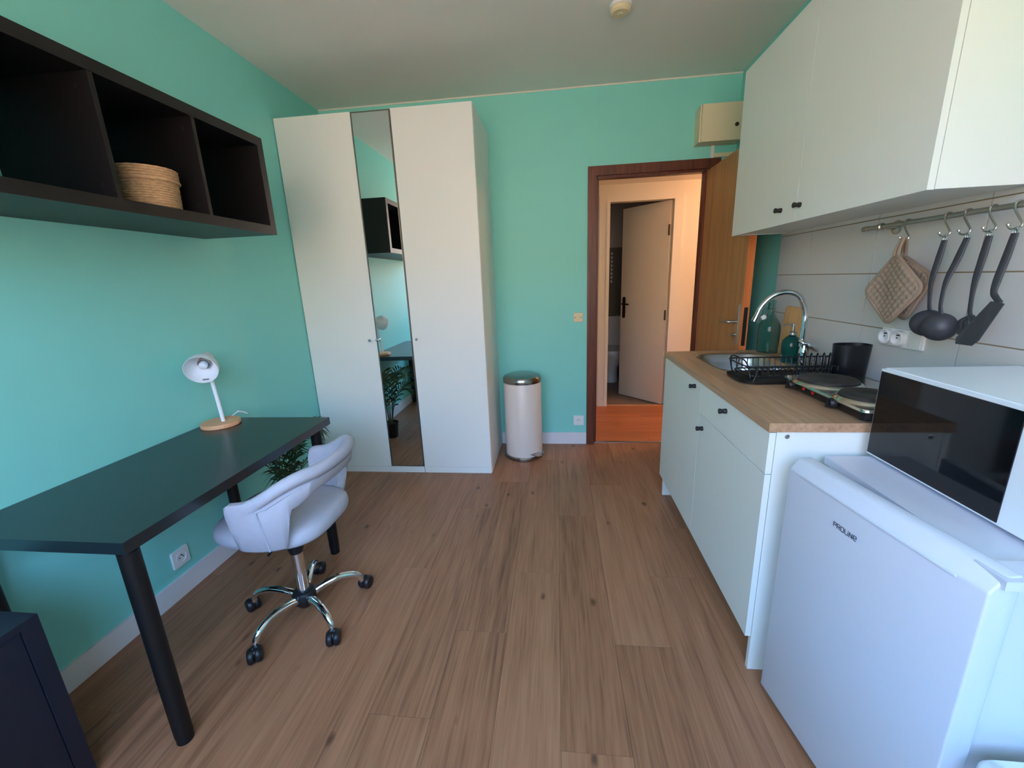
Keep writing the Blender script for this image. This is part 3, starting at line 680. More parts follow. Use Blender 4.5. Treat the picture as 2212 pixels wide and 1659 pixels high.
mk('pedal_arm', tube(B(), [(px2+0.09, py2-0.13, 0.055), (px2+0.075, py2-0.11, 0.045), (px2+0.04, py2-0.06, 0.04)], 0.007, 8), 'blackpl', pd, smooth=True)

# ------------------------------------------------------------------ kitchen base unit
KX, KY0, KY1, KH = 2.354, -2.044, -0.810, 0.912
DF = KX+0.006                     # door front
kb = thing('kitchen_base_cabinet', 'white kitchen base cabinet with two doors and a drawer under the worktop', 'cabinet', (2.65, -1.43, 0))
cy0, cy1 = KY0+0.006, KY1-0.012
ks = KH-0.028
for n_, (a, b) in enumerate(((cy0, cy0+0.016), (cy1-0.016, cy1))):
    bm = B(); box(bm, DF+0.020, RW-0.012, a, b, 0.0, ks)
    sp = mk('side_panel', bm, 'kitwhite', kb, bevel=0.001, seg=1)
    if n_ == 0:
        mt = Matrix.Translation((2.41, a, 0.868)) @ Matrix.Rotation(PI/2, 4, 'X')
        mk('screw', lathe(B(), [(0.007, 0), (0.007, 0.001), (0.005, 0.0015), (0.004, 0.0005), (0, 0.0005)], mtx=mt, seg=16), 'steel', sp, smooth=True)
boxo('middle_panel', 'kitwhite', (DF+0.022, RW-0.012, -1.447, -1.431, 0.15, ks), kb)
boxo('bottom_panel', 'kitwhite', (DF+0.022, RW-0.012, cy0+0.016, cy1-0.016, 0.15, 0.166), kb)
boxo('plinth', 'kitwhite', (DF+0.10, DF+0.115, cy0+0.016, cy1-0.016, 0.0, 0.149), kb)
boxo('back_panel', 'kitwhite', (RW-0.016, RW-0.012, cy0+0.016, cy1-0.016, 0.166, ks), kb)
def cyl_knob(y, z, x, parent):
    """small black waisted knob standing out from the front"""
    prof = [(0, 0.0), (0.0095, 0.0), (0.0100, 0.003), (0.0092, 0.009), (0.0078, 0.014), (0.0092, 0.019), (0.0105, 0.025), (0.0098, 0.027), (0, 0.027)]
    mt = Matrix.Translation((x, y, z)) @ Matrix.Rotation(-PI/2, 4, 'Y')
    bm = lathe(B(), prof, mtx=mt, seg=18)
    return mk('knob', bm, 'blackpl', parent, smooth=True)
SEAM = -1.440
d = boxo('door', 'kitwhite', (DF, DF+0.018, SEAM+0.0015, cy1, 0.140, ks-0.004), kb, bevel=0.001, seg=1); cyl_knob(-1.362, 0.848, DF, d)
d = boxo('drawer_front', 'kitwhite', (DF, DF+0.018, cy0, SEAM-0.0015, 0.746, ks-0.004), kb, bevel=0.001, seg=1); cyl_knob(-1.720, 0.844, DF, d)
d = boxo('door', 'kitwhite', (DF, DF+0.018, cy0, SEAM-0.0015, 0.140, 0.743), kb, bevel=0.001, seg=1); cyl_knob(-1.493, 0.690, DF, d)
# worktop with a cut-out for the sink
SKX, SKY, SHX, SHY = 2.655, -1.145, 0.185, 0.235      # sink centre, half sizes
hole = rrect(SKX, SKY, SHX-0.012, SHY-0.012, 0.10, 8)
outer = []
for (x, y) in hole:                      # push each hole point out to the worktop's edge
    ang = math.atan2(y-SKY, x-SKX)
    outer.append(ang)
bm = B()
def ring3(z):
    return [bm.verts.new((x, y, z)) for x, y in hole]
rect = [(RW-0.010, KY1), (KX, KY1), (KX, KY0), (RW-0.010, KY0)]
ht, hb = ring3(KH), ring3(KH-0.028)
ct = [bm.verts.new((x, y, KH)) for x, y in rect]; cb = [bm.verts.new((x, y, KH-0.028)) for x, y in rect]
nq = len(hole)//4
for H, Cn in ((ht, ct), (hb, cb)):
    for k in range(4):
        i0 = k*nq
        for i in range(nq-1): bm.faces.new((H[i0+i], H[i0+i+1], Cn[k]))
        j = (i0+nq) % len(hole)
        bm.faces.new((H[i0+nq-1], H[j], Cn[(k+1) % 4], Cn[k]))
for i in range(len(hole)):
    j = (i+1) % len(hole); bm.faces.new((ht[i], ht[j], hb[j], hb[i]))
for k in range(4):
    j = (k+1) % 4; bm.faces.new((ct[k], ct[j], cb[j], cb[k]))
tag(mk('worktop', bm, 'worktop'), 'oak-look laminate kitchen worktop with rounded sink cut-out', 'worktop')
# sink
sk_ = thing('kitchen_sink', 'rounded stainless steel sink bowl set into the worktop', 'sink', (SKX, SKY, KH))
def rr3(hx, hy, r, z): return [(x, y, z) for x, y in rrect(SKX, SKY, hx, hy, r, 8)]
bm = B(); loft(bm, [rr3(SHX+.004, SHY+.004, .11, KH+.0005), rr3(SHX+.003, SHY+.003, .11, KH+.003), rr3(SHX-.010, SHY-.010, .105, KH+.0035), rr3(SHX-.018, SHY-.018, .10, KH-.004), rr3(SHX-.024, SHY-.024, .10, KH-.05), rr3(SHX-.032, SHY-.032, .095, KH-.125), rr3(SHX-.055, SHY-.055, .08, KH-.145), rr3(SHX-.12, SHY-.12, .04, KH-.15)], cap0=False)
mk('bowl', bm, 'steel', sk_, smooth=True, sharp=60)
mk('drain', lathe(B(), [(0.036, 0), (0.034, 0.003), (0.02, 0.001), (0, 0.002)], (SKX, SKY, KH-.151), 24), 'chrome', sk_, smooth=True)
# faucet
fx, fy = 2.872, -1.300
fx = 2.838
fa = thing('kitchen_faucet', 'chrome mixer tap with high curved spout over the sink', 'faucet', (fx, fy, KH))
mk('faucet_body', lathe(B(), [(0, 0), (0.026, 0), (0.026, 0.006), (0.021, 0.010), (0.021, 0.075), (0.017, 0.100), (0.014, 0.110), (0, 0.110)], (fx, fy, KH), 28), 'chrome', fa, smooth=True)
sp = [(fx-0.012, fy, KH+0.10), (fx-0.012, fy, KH+0.20), (fx-0.016, fy+0.002, KH+0.255), (fx-0.040, fy+0.006, KH+0.318), (fx-0.090, fy+0.016, KH+0.342), (fx-0.145, fy+0.026, KH+0.325), (fx-0.185, fy+0.033, KH+0.280), (fx-0.205, fy+0.037, KH+0.225)]
so = mk('spout', tube(B(), smooth_path(sp, 6), 0.0115, 16), 'chrome', fa, smooth=True)
e1 = Vector(sp[-1]); e0 = Vector(sp[-2]); dd = (e1-e0).normalized()
mk('aerator', tube(B(), [e1-dd*0.012, e1+dd*0.012], 0.0135, 16), 'chrome', so, smooth=True)
lmx = Matrix.Translation((fx+0.012, fy-0.012, KH+0.105)) @ Matrix.Rotation(math.radians(30), 4, 'Y')
bm = loft_bm([[(x, y, z) for x, y in superell(0.0, 0, 0.050, 0.024, 0.75, 24, s)] for s, z in ((0.75, -0.010), (1.0, -0.006), (1.0, 0.003), (0.85, 0.009))], lmx)
mk('lever', bm, 'chrome', fa, smooth=True, sharp=50)
# swing-top bottle
gx, gy = 2.884, -0.880
gb = thing('swing_top_bottle', 'clear glass swing-top bottle standing behind the sink', 'bottle', (gx, gy, KH))
outp = [(0, 0.001), (0.048, 0.001), (0.052, 0.006), (0.053, 0.05), (0.053, 0.125), (0.050, 0.150), (0.036, 0.178), (0.022, 0.198), (0.0165, 0.218), (0.0155, 0.262), (0.0180, 0.266), (0.0180, 0.276), (0.0155, 0.280)]
inp = [(r-0.003, max(z, 0.006)) for r, z in outp[::-1] if r > 0.004]
mk('glass', lathe(B(), outp+inp+[(0, 0.006)], (gx, gy, KH), 32), 'bottle', gb, smooth=True, sharp=60)
st = mk('stopper', lathe(B(), [(0, -0.014), (0.009, -0.014), (0.013, -0.008), (0.013, 0.006), (0.006, 0.012), (0, 0.012)], mtx=Matrix.Translation((gx-0.040, gy-0.012, KH+0.192)) @ Matrix.Rotation(1.1, 4, 'Y'), seg=20), 'plwhite', gb, smooth=True)
mk('wire_bail', tube(B(), smooth_path([(gx-0.0165, gy+0.010, KH+0.235), (gx-0.028, gy+0.004, KH+0.238), (gx-0.044, gy-0.012, KH+0.196), (gx-0.030, gy-0.020, KH+0.215), (gx-0.016, gy-0.012, KH+0.235)], 4), 0.0016, 6), 'steel', st, smooth=True)
mk('wire_collar', tube(B(), [(gx+0.0172*math.cos(2*PI*i/24), gy+0.0172*math.sin(2*PI*i/24), KH+0.236) for i in range(24)], 0.0014, 6, closed=True), 'steel', gb, smooth=True)
# soap dispenser
ox, oy = 2.855, -1.165
sd2 = thing('soap_dispenser', 'teal glass soap dispenser with metal pump behind the sink', 'dispenser', (ox, oy, KH))
mk('bottle', lathe(B(), [(0, 0), (0.036, 0), (0.040, 0.004), (0.041, 0.08), (0.038, 0.105), (0.026, 0.122), (0.016, 0.128), (0.016, 0.134), (0, 0.134)], (ox, oy, KH), 32), 'soap', sd2, smooth=True)
pu = mk('pump', lathe(B(), [(0, 0.134), (0.017, 0.134), (0.017, 0.146), (0.008, 0.150), (0.006, 0.152), (0.006, 0.176), (0.009, 0.178), (0.009, 0.186), (0, 0.188)], (ox, oy, KH), 20), 'steel', sd2, smooth=True)
mk('nozzle', tube(B(), smooth_path([(ox, oy, KH+0.181), (ox-0.030, oy-0.004, KH+0.183), (ox-0.050, oy-0.007, KH+0.178)]), 0.0042, 8), 'steel', pu, smooth=True)
# cutting board leaning on the tiles
bm = prism(B(), rrect(0, 0.125, 0.085, 0.125, 0.012), 1, 0, 0.018)
mt = Matrix.Translation((2.920, -1.000, KH+0.002)) @ Matrix.Rotation(math.radians(4), 4, 'Y') @ Matrix.Rotation(-PI/2, 4, 'Z')
bmesh.ops.transform(bm, matrix=mt, verts=bm.verts[:])
cb_ = tag(mk('cutting_board', bm, 'board', bevel=0.002), 'wooden cutting board leaning on the tiles behind the tap', 'cutting board')
# dish rack: tray, wire basket, cutlery cup
RX0, RX1, RY0_, RY1_ = 2.462, 2.925, -1.600, -1.392
dr = thing('dish_rack', 'black wire dish rack on a drip tray between sink and hob', 'dish rack', ((RX0+RX1)/2, (RY0_+RY1_)/2, KH))
rcx, rcy, rhx, rhy = (RX0+RX1)/2, (RY0_+RY1_)/2, (RX1-RX0)/2, (RY1_-RY0_)/2
bm = loft_bm([[(x, y, z) for x, y in rrect(rcx, rcy, rhx*s, rhy*s, 0.05)] for s, z in ((0.94, KH), (0.99, KH+.004), (1.0, KH+.014), (0.985, KH+.014), (0.96, KH+.007), (0.5, KH+.006))])
mk('tray', bm, 'blackpl', dr, smooth=True, sharp=50)
def wire_ring(hx, hy, r, z): return [(x, y, z) for x, y in rrect(rcx, rcy, hx, hy, r, 5)]
mk('rim_wire', tube(B(), wire_ring(rhx-0.012, rhy-0.008, 0.03, KH+0.072), 0.0033, 8, closed=True), 'blackpl', dr, smooth=True)
mk('base_wire', tube(B(), wire_ring(rhx-0.030, rhy-0.024, 0.03, KH+0.030), 0.0033, 8, closed=True), 'blackpl', dr, smooth=True)
bw = rhx-0.030
for i in range(17):
    x = rcx-bw+0.02+i*(2*bw-0.04)/16
    ya, yb = rcy-rhy+0.008, rcy+rhy-0.008
    mk('cross_wire', tube(B(), smooth_path([(x, ya, KH+.072), (x, ya+.004, KH+.045), (x, ya+.018, KH+.030), (x, rcy, KH+.028), (x, yb-.018, KH+.030), (x, yb-.004, KH+.045), (x, yb, KH+.072)], 3), 0.0022, 6), 'blackpl', dr, smooth=True)
for i in range(7):
    x = rcx-0.005+i*0.0235
    pts = [(x, rcy-0.045, KH+.030), (x+0.002, rcy-0.042, KH+.085), (x+.004, rcy-0.038, KH+.104), (x+.007, rcy-0.030, KH+.110), (x+.010, rcy-0.022, KH+.104), (x+.012, rcy-0.018, KH+.085), (x+.014, rcy-0.014, KH+.030)]
    mk('plate_wire', tube(B(), smooth_path(pts, 3), 0.0026, 6), 'blackpl', dr, smooth=True)
for sx_, xx in ((-1, rcx-rhx+0.040), (1, rcx+rhx-0.045)):
    for y in (rcy-rhy+0.016, rcy+rhy-0.016):
        mk('foot', tube(B(), smooth_path([(xx-0.02, y, KH+.072), (xx-0.01, y, KH+.028), (xx, y, KH+.010), (xx+0.01, y, KH+.028), (xx+0.02, y, KH+.072)], 4), 0.003, 8), 'blackpl', dr, smooth=True)
mk('handle_wire', tube(B(), smooth_path([(rcx-rhx+0.03, rcy-rhy+0.012, KH+.03), (rcx-rhx+0.018, rcy-rhy+0.03, KH+.085), (rcx-rhx+0.016, rcy, KH+.094), (rcx-rhx+0.018, rcy+rhy-0.03, KH+.085), (rcx-rhx+0.03, rcy+rhy-0.012, KH+.03)], 5), 0.003, 8), 'blackpl', dr, smooth=True)
ccx, ccy = 2.862, -1.565
bm = loft_bm([[(x, y, z) for x, y in superell(ccx, ccy, hx_, hy_, 0.8, 32)] for hx_, hy_, z in ((0.052, 0.034, KH+.018), (0.056, 0.038, KH+.022), (0.062, 0.044, KH+.150), (0.060, 0.042, KH+.150), (0.054, 0.036, KH+.026))])
mk('cutlery_cup', bm, 'blackpl', dr, smooth=True, sharp=50)

# ------------------------------------------------------------------ hob
HX0_, HX1_, HYF, HYN = 2.590, 2.850, -1.622, -2.064
hb_ = thing('electric_hob', 'two-ring steel electric hob with black base on the worktop', 'hob', (2.72, -1.87, KH))
hcx, hcy = (HX0_+HX1_)/2, (HYF+HYN)/2; hhx, hhy = (HX1_-HX0_)/2, (HYF-HYN)/2
bm = loft_bm([[(x, y, z) for x, y in rrect(hcx+0.006, hcy, hhx*s, hhy*s, 0.02)] for s, z in ((0.88, KH+.008), (0.92, KH+.010), (0.97, KH+.036), (0.97, KH+.038))])
mk('hob_base', bm, 'blackpl', hb_, smooth=True)
for sx_ in (-1, 1):
    for sy_ in (-1, 1):
        mk('foot', lathe(B(), [(0, 0), (0.012, 0), (0.012, 0.012), (0, 0.012)], (hcx+sx_*(hhx-.04), hcy+sy_*(hhy-.05), KH), 16), 'blackpl', hb_, smooth=True)
bm = loft_bm([[(x, y, z) for x, y in rrect(hcx, hcy, hhx*s, hhy*s, 0.022)] for s, z in ((1.0, KH+.036), (1.0, KH+.040), (0.985, KH+.045), (0.5, KH+.046))])
mk('hob_top', bm, 'hobsteel', hb_, smooth=True, sharp=50)
for (x, y, r) in ((2.676, -1.752, 0.088), (2.676, -1.952, 0.074)):
    rg = mk('plate_ring', lathe(B(), [(r+.016, .0445), (r+.012, .050), (r+.004, .054), (r-.002, .052), (r-.01, .046)], (x, y, KH), 48), 'hobsteel', hb_, smooth=True)
    mk('hot_plate', lathe(B(), [(r, .046), (r+.001, .060), (r-.003, .064), (r*0.35, .064), (r*0.30, .062), (0, .062)], (x, y, KH), 48), 'iron', hb_, smooth=True)
for y in (-1.690, -1.925):
    mt = Matrix.Translation((HX0_+0.008, y, KH+.026)) @ Matrix.Rotation(-PI/2, 4, 'Y')
    kn = mk('knob', lathe(B(), [(0.017, 0), (0.016, 0.014), (0.013, 0.018), (0, 0.018)], mtx=mt, seg=20), 'blackpl', hb_, smooth=True)
    boxo('knob_grip', 'blackpl', (HX0_-0.016, HX0_-0.008, y-0.003, y+0.003, KH+.012, KH+.040), kn, bevel=0.001, seg=1)
for y in (-1.755, -1.810):
    mt = Matrix.Translation((HX0_+0.010, y, KH+.026)) @ Matrix.Rotation(-PI/2, 4, 'Y')
    mk('pilot_light', lathe(B(), [(0.006, 0), (0.005, 0.004), (0, 0.005)], mtx=mt, seg=14), 'redled', hb_, smooth=True)

# ------------------------------------------------------------------ upper cabinet
UX, UZ, UY0, UY1, UT = 2.6827, 1.5358, -2.008, -0.784, 2.312
uc = thing('kitchen_wall_cabinet', 'white two-door kitchen wall cabinet above the tiled wall', 'cabinet', (2.82, -1.4, UZ))
for a, b in ((UY0, UY0+0.016), (UY1-0.016, UY1)):
    boxo('side_panel', 'kitwhite', (UX+0.019, RW-0.0095, a, b, UZ+0.001, UT-0.001), uc, bevel=0.001, seg=1)
boxo('bottom_panel', 'kitwhite', (UX+0.020, RW-0.0135, UY0+0.016, UY1-0.016, UZ+0.004, UZ+0.020), uc)
boxo('top_panel', 'kitwhite', (UX+0.020, RW-0.012, UY0+0.016, UY1-0.016, UT-0.020, UT-0.004), uc)
boxo('back_panel', 'kitwhite', (RW-0.0135, RW-0.0095, UY0+0.016, UY1-0.016, UZ+0.004, UT-0.004), uc)
US = -1.397
for a, b, ky in ((US+0.0015, UY1, -1.283), (UY0, US-0.0015, -1.425)):
    d = boxo('door', 'kitwhite', (UX, UX+0.017, a, b, UZ, UT), uc, bevel=0.001, seg=1); cyl_knob(ky, UZ+0.058, UX, d)

# ------------------------------------------------------------------ rail, hooks and utensils
RLX, RLZ = 2.900, 1.487
rl = thing('utensil_rail', 'steel utensil rail with brackets under the wall cabinet', 'rail', (RLX, -1.8, RLZ))
mk('bar', tube(B(), [(RLX, -1.485, RLZ), (RLX, -2.12, RLZ)], 0.0078, 16), 'nickel', rl, smooth=True)
for y, s in ((-1.478, 1), (-2.12, -1)):
    mk('end_cap', lathe(B(), [(0, -0.012), (0.009, -0.012), (0.0095, -0.004), (0.007, 0.0), (0.0095, 0.004), (0.0095, 0.012), (0, 0.013)], mtx=Matrix.Translation((RLX, y, RLZ)) @ Matrix.Rotation(PI/2, 4, 'X'), seg=16), 'nickel', rl, smooth=True)
for y in (-1.553, -2.045):
    br = mk('bracket', tube(B(), smooth_path([(RLX, y, RLZ), (RLX+.02, y, RLZ-.004), (RW-0.008, y, RLZ-.004)]), 0.006, 12), 'nickel', rl, smooth=True)
    mk('rosette', lathe(B(), [(0, 0), (0.024, 0), (0.024, 0.004), (0.018, 0.008), (0, 0.009)], mtx=Matrix.Translation((RW-0.009, y, RLZ-.004)) @ Matrix.Rotation(-PI/2, 4, 'Y'), seg=24), 'nickel', br, smooth=True)
    mk('bar_clamp', lathe(B(), [(0.0085, -0.008), (0.0125, -0.006), (0.0125, 0.006), (0.0085, 0.008)], mtx=Matrix.Translation((RLX, y, RLZ)) @ Matrix.Rotation(PI/2, 4, 'X'), seg=16), 'nickel', rl, smooth=True)
hooks = [(-1.672, 'steel S-hook holding the beige pot holders'), (-1.820, 'steel S-hook holding the ladle nearest the pot holders'), (-1.882, 'steel S-hook holding the second ladle'), (-1.952, 'steel S-hook holding the slotted spoon'), (-2.016, 'steel S-hook holding the spatula, last on the rail')]
hook_low = []
for y, lbl in hooks:
    R0 = 0.0105
    pts = [(RLX+R0*math.cos(a), y, RLZ+R0*math.sin(a)) for a in [math.radians(v) for v in (-20, 20, 60, 90, 120, 150, 180)]]
    pts += [(RLX-0.0115, y-0.004, RLZ-0.012), (RLX-0.011, y-0.016, RLZ-0.030), (RLX-0.010, y-0.027, RLZ-0.046), (RLX-0.012, y-0.026, RLZ-0.055), (RLX-0.014, y-0.016, RLZ-0.059), (RLX-0.016, y-0.005, RLZ-0.056), (RLX-0.017, y-0.001, RLZ-0.048)]
    bm = tube(B(), smooth_path(pts, 3), 0.0024, 8)
    lathe(bm, [(0, -0.004), (0.0038, -0.0018), (0.0038, 0.0018), (0, 0.004)], (RLX-0.017, y-0.001, RLZ-0.047), 10)
    tag(mk('s_hook', bm, 'nickel', smooth=True), lbl, 'hook', 'hooks on the utensil rail')
    hook_low.append(Vector((RLX-0.014, y-0.016, RLZ-0.059)))
# pot holders: quilted cloth squares hung by one corner
def pot_holder(label, hang, size, ang, x_off, tilt):
    t = thing('pot_holder', label, 'pot holder', tuple(hang), 'pot holders on the rail')
    n = 40; h = size/2
    fm = Matrix.Translation(hang+Vector((x_off, 0, -0.045))) @ Matrix.Rotation(tilt, 4, 'Z') @ Matrix(((0, 0, -1, 0), (-1, 0, 0, 0), (0, 1, 0, 0), (0, 0, 0, 1)))
    cth = PI/4+ang
    def P(u, v, w):
        x, y = u*math.cos(cth)-v*math.sin(cth), u*math.sin(cth)+v*math.cos(cth)
        return fm @ Vector((x, y-h*math.sqrt(2)*0.93, w+0.006*math.sin(x*30)))
    bm = B(); grid = {}
    for side in (1, -1):
        for i in range(n+1):
            for j in range(n+1):
                u, v = -h+size*i/n, -h+size*j/n
                ex = max(abs(u), abs(v))/h
                k = 9
                q = abs(math.sin(PI*k*(u/size+.5)))*abs(math.sin(PI*k*(v/size+.5)))
                cu, cv = u, v
                rr = 0.03
                if abs(u) > h-rr and abs(v) > h-rr:
                    du, dv = abs(u)-(h-rr), abs(v)-(h-rr); L2 = max(du, dv); hyp = math.hypot(du, dv)
                    if hyp > 1e-9:
                        s_ = L2/hyp; cu = math.copysign(h-rr+du*s_, u); cv = math.copysign(h-rr+dv*s_, v)
                w_ = side*(0.0028+0.0048*q**0.5)*(1 if ex < 0.97 else 0.5)
                grid[(side, i, j)] = bm.verts.new(P(cu, cv, w_))
        for i in range(n):
            for j in range(n):
                bm.faces.new((grid[(side, i, j)], grid[(side, i+1, j)], grid[(side, i+1, j+1)], grid[(side, i, j+1)]))
    mk('quilted_cloth', bm, 'padcloth', t, smooth=True, sharp=80)
    edge = []
    rr = 0.03
    for x, y in rrect(0, 0, h, h, rr, 6): edge.append(P(x, y, 0))
    mk('binding', tube(B(), edge, 0.006, 8, closed=True), 'padedge', t, smooth=True)
    top = P(h*0.93, h*0.93, 0)
    lp_ = [top+Vector((0, 0.010, -0.006)), top+Vector((0, 0.007, 0.02)), hang+Vector((0.0, 0.003, 0.004)), hang+Vector((0.0, -0.003, 0.004)), top+Vector((0, -0.007, 0.02)), top+Vector((0, -0.010, -0.006))]
    mk('hanging_loop', tube(B(), smooth_path(lp_, 3), 0.0045, 8), 'padedge', t, smooth=True)
pot_holder('beige quilted pot holder in front, hanging from the first hook', hook_low[0]+Vector((-0.004, 0, 0)), 0.172, math.radians(4), -0.006, math.radians(2))
pot_holder('beige quilted pot holder half hidden behind the front one', hook_low[0]+Vector((0.006, 0, 0)), 0.165, math.radians(20), 0.022, math.radians(-2))
def handle_bm(pts, radii):
    return tube(B(), smooth_path(pts, 5), [0]*0 or interp(radii, (len(pts)-1)*5+1), 12, flat=0.55, up=(1, 0, 0))
def interp(vals, n):
    out = []
    for i in range(n):
        f = i/(n-1)*(len(vals)-1); k = min(int(f), len(vals)-2); out.append(vals[k]+(vals[k+1]-vals[k])*(f-k))
    return out
def utensil(name, label, cat, top, pts, radii):
    t = thing(name, label, cat, tuple(top))
    h = mk('handle', handle_bm(pts, radii), 'utensil', t, smooth=True)
    a = Vector(pts[0]); 
    mk('hanging_eye', tube(B(), [(a.x-0.001, a.y+0.005*math.cos(2*PI*i/16), a.z+0.002+0.012*math.sin(2*PI*i/16)) for i in range(16)], 0.0022, 8, closed=True), 'chrome', h, smooth=True)
    return t
def ladle(label, hk, xo, length, bowl_r, d):
    tp = hk+Vector((0, -0.004, -0.010))
    pts = [tp, tp+Vector((-0.004+xo*0.3, 0.001, -0.06)), tp+Vector((-0.006+xo*0.7, 0.004, -0.12)), tp+Vector((xo, 0.002, -length+0.03)), tp+Vector((xo+0.004, -0.001, -length))]
    t = utensil('ladle', label, 'ladle', hk, pts, [0.009, 0.0105, 0.0095, 0.0065, 0.006, 0.007])
    d = Vector(d).normalized(); e = pts[-1]
    up_ = Vector((0, 0, 1)); side_ = (up_-d*up_.dot(d)).normalized()       # rim point where the handle joins
    c = e-side_*bowl_r*0.93-d*bowl_r*0.02
    mt = Matrix.Translation(c) @ d.to_track_quat('Z', 'Y').to_matrix().to_4x4()
    prof = [(0, -bowl_r*0.70), (bowl_r*0.4, -bowl_r*0.63), (bowl_r*0.75, -bowl_r*0.40), (bowl_r*0.95, -bowl_r*0.08), (bowl_r, bowl_r*0.12), (bowl_r*0.95, bowl_r*0.12), (bowl_r*0.9, -bowl_r*0.06), (bowl_r*0.70, -bowl_r*0.36), (bowl_r*0.38, -bowl_r*0.57), (0, -bowl_r*0.63)]
    mk('bowl', lathe(B(), prof, mtx=mt, seg=32), 'utensil', t, smooth=True, sharp=60)
ladle('grey nylon ladle next to the pot holders, bowl tilted left', hook_low[1], -0.006, 0.208, 0.042, (0.42, 0.62, -0.30))
ladle('second grey nylon ladle, bowl over the white wall sockets', hook_low[2]+Vector((0, -0.008, 0)), -0.030, 0.212, 0.042, (0.70, 0.55, 0.05))
tp = hook_low[3]+Vector((0, -0.004, -0.010))
pts = [tp, tp+Vector((-0.004, 0.001, -0.06)), tp+Vector((-0.006, 0.004, -0.13)), tp+Vector((-0.004, 0.002, -0.195)), tp+Vector((-0.006, -0.008, -0.216))]
t = utensil('slotted_spoon', 'grey nylon slotted spoon between second ladle and spatula', 'spoon', hook_low[3], pts, [0.009, 0.0105, 0.0095, 0.0065, 0.006, 0.006])
bm = B(); c0 = pts[-1]
for k in range(5):
    a = -1.0+k*0.5
    tip = c0+Vector((-0.016*math.cos(a)+0.010, 0.030*math.sin(a)+0.002, -0.044+0.004*abs(k-2)))
    tube(bm, smooth_path([c0+Vector((0, 0, 0.004)), c0+Vector((-0.010*math.cos(a), 0.026*math.sin(a)+0.002, -0.014)), tip, tip+Vector((-0.006, 0.0, -0.008))], 4), [0.008, 0.008, 0.0075, 0.007, 0.0065, 0.006, 0.006, 0.0055, 0.0055, 0.005, 0.005, 0.005, 0.004], 8, flat=0.55)
mk('tines', bm, 'utensil', t, smooth=True)
tp = hook_low[4]+Vector((0, -0.004, -0.010))
pts = [tp, tp+Vector((-0.006, 0.001, -0.06)), tp+Vector((-0.012, 0.003, -0.115)), tp+Vector((-0.015, 0.001, -0.146)), tp+Vector((-0.018, -0.012, -0.160)), tp+Vector((-0.022, -0.028, -0.172))]
t = utensil('spatula', 'grey nylon spatula with a long flat blade, last on the rail', 'spatula', hook_low[4], pts, [0.009, 0.0105, 0.010, 0.008, 0.0075, 0.008])
e = pts[-1]
a0 = e+Vector((-0.004, -0.016, 0.000)); a1 = e+Vector((-0.004, 0.018, 0.004))
b0 = Vector((e.x-0.022, e.y+0.010, e.z-0.106)); b1 = Vector((e.x-0.018, e.y+0.080, e.z-0.108))
bm = B(); nrm = (a1-a0).cross(b0-a0).normalized()*0.0014
cr1 = [a0, a1, b1.lerp(a1, 0.08), b1+Vector((0, -0.008, -0.008)), b0+Vector((0, 0.012, -0.008)), b0.lerp(a0, 0.08)]
A = [bm.verts.new(p+nrm) for p in cr1]; C = [bm.verts.new(p-nrm) for p in cr1]
bm.faces.new(A); bm.faces.new(C[::-1])
for i in range(6):
    j = (i+1) % 6; bm.faces.new((A[j], A[i], C[i], C[j]))
mk('blade', bm, 'utensil', t)
# triple wall socket strip on the tiles
ts_ = thing('double_socket', 'white double power socket with blank plate on the tiles under the ladles', 'socket', (RW, -1.67, 1.10))
FR = F_right(-1.672, 1.098, RW-0.009)
bm = loft_bm([[(x, y, z) for x, y in rrect(0, 0, 0.092*s, 0.0315*s, 0.004)] for s, z in ((1, 0), (1, 0.006), (0.985, 0.008))], FR); mk('cover_plate', bm, 'plwhite', ts_, smooth=True)
for x in (-0.058, 0.0):
    bm = lathe(B(), [(0.027, 0.006), (0.027, 0.024), (0.025, 0.026), (0.0215, 0.026), (0.020, 0.014), (0, 0.014)], (x, 0, 0), 32); bmesh.ops.transform(bm, matrix=FR, verts=bm.verts[:])
    sk1 = mk('socket_ring', bm, 'plwhite', ts_, smooth=True)
    for dx in (-0.0095, 0.0095):
        bm = lathe(B(), [(0.003, 0.0145), (0.003, 0.0152), (0, 0.0152)], (x+dx, 0, 0), 12); bmesh.ops.transform(bm, matrix=FR, verts=bm.verts[:]); mk('socket_hole', bm, 'hole', sk1)
    bm = lathe(B(), [(0.0024, 0.0145), (0.0024, 0.024), (0, 0.025)], (x, 0.011, 0), 12); bmesh.ops.transform(bm, matrix=FR, verts=bm.verts[:]); mk('earth_pin', bm, 'hole', sk1, smooth=True)
bm = B(); box(bm, 0.034, 0.086, -0.026, 0.026, 0.007, 0.011); bmesh.ops.transform(bm, matrix=FR, verts=bm.verts[:]); mk('blank_insert', bm, 'plwhite', ts_, bevel=0.002)

# ------------------------------------------------------------------ fridge
FZ = 0.826
fg = thing('mini_fridge', 'white under-counter fridge with door slightly ajar in the right foreground', 'fridge', (2.72, -2.33, 0))
FX0, FX1, FYF, FYN = 2.508, 2.940, -2.082, -2.572
boxo('fridge_body', 'fridge', (FX0, FX1, FYF-0.49+0.002, FYF, 0.03, FZ-0.024), fg, bevel=0.004)
boxo('top_lid', 'fridge', (FX0-0.012, FX1, FYN-0.002, FYF+0.002, FZ-0.022, FZ), fg, bevel=0.005, seg=3)
for x in (FX0+0.04, FX1-0.05):
    for y in (FYF-0.05, FYN+0.05):
        mk('foot', lathe(B(), [(0, 0), (0.018, 0), (0.018, 0.03), (0, 0.03)], (x, y, 0), 16), 'blackpl', fg, smooth=True)
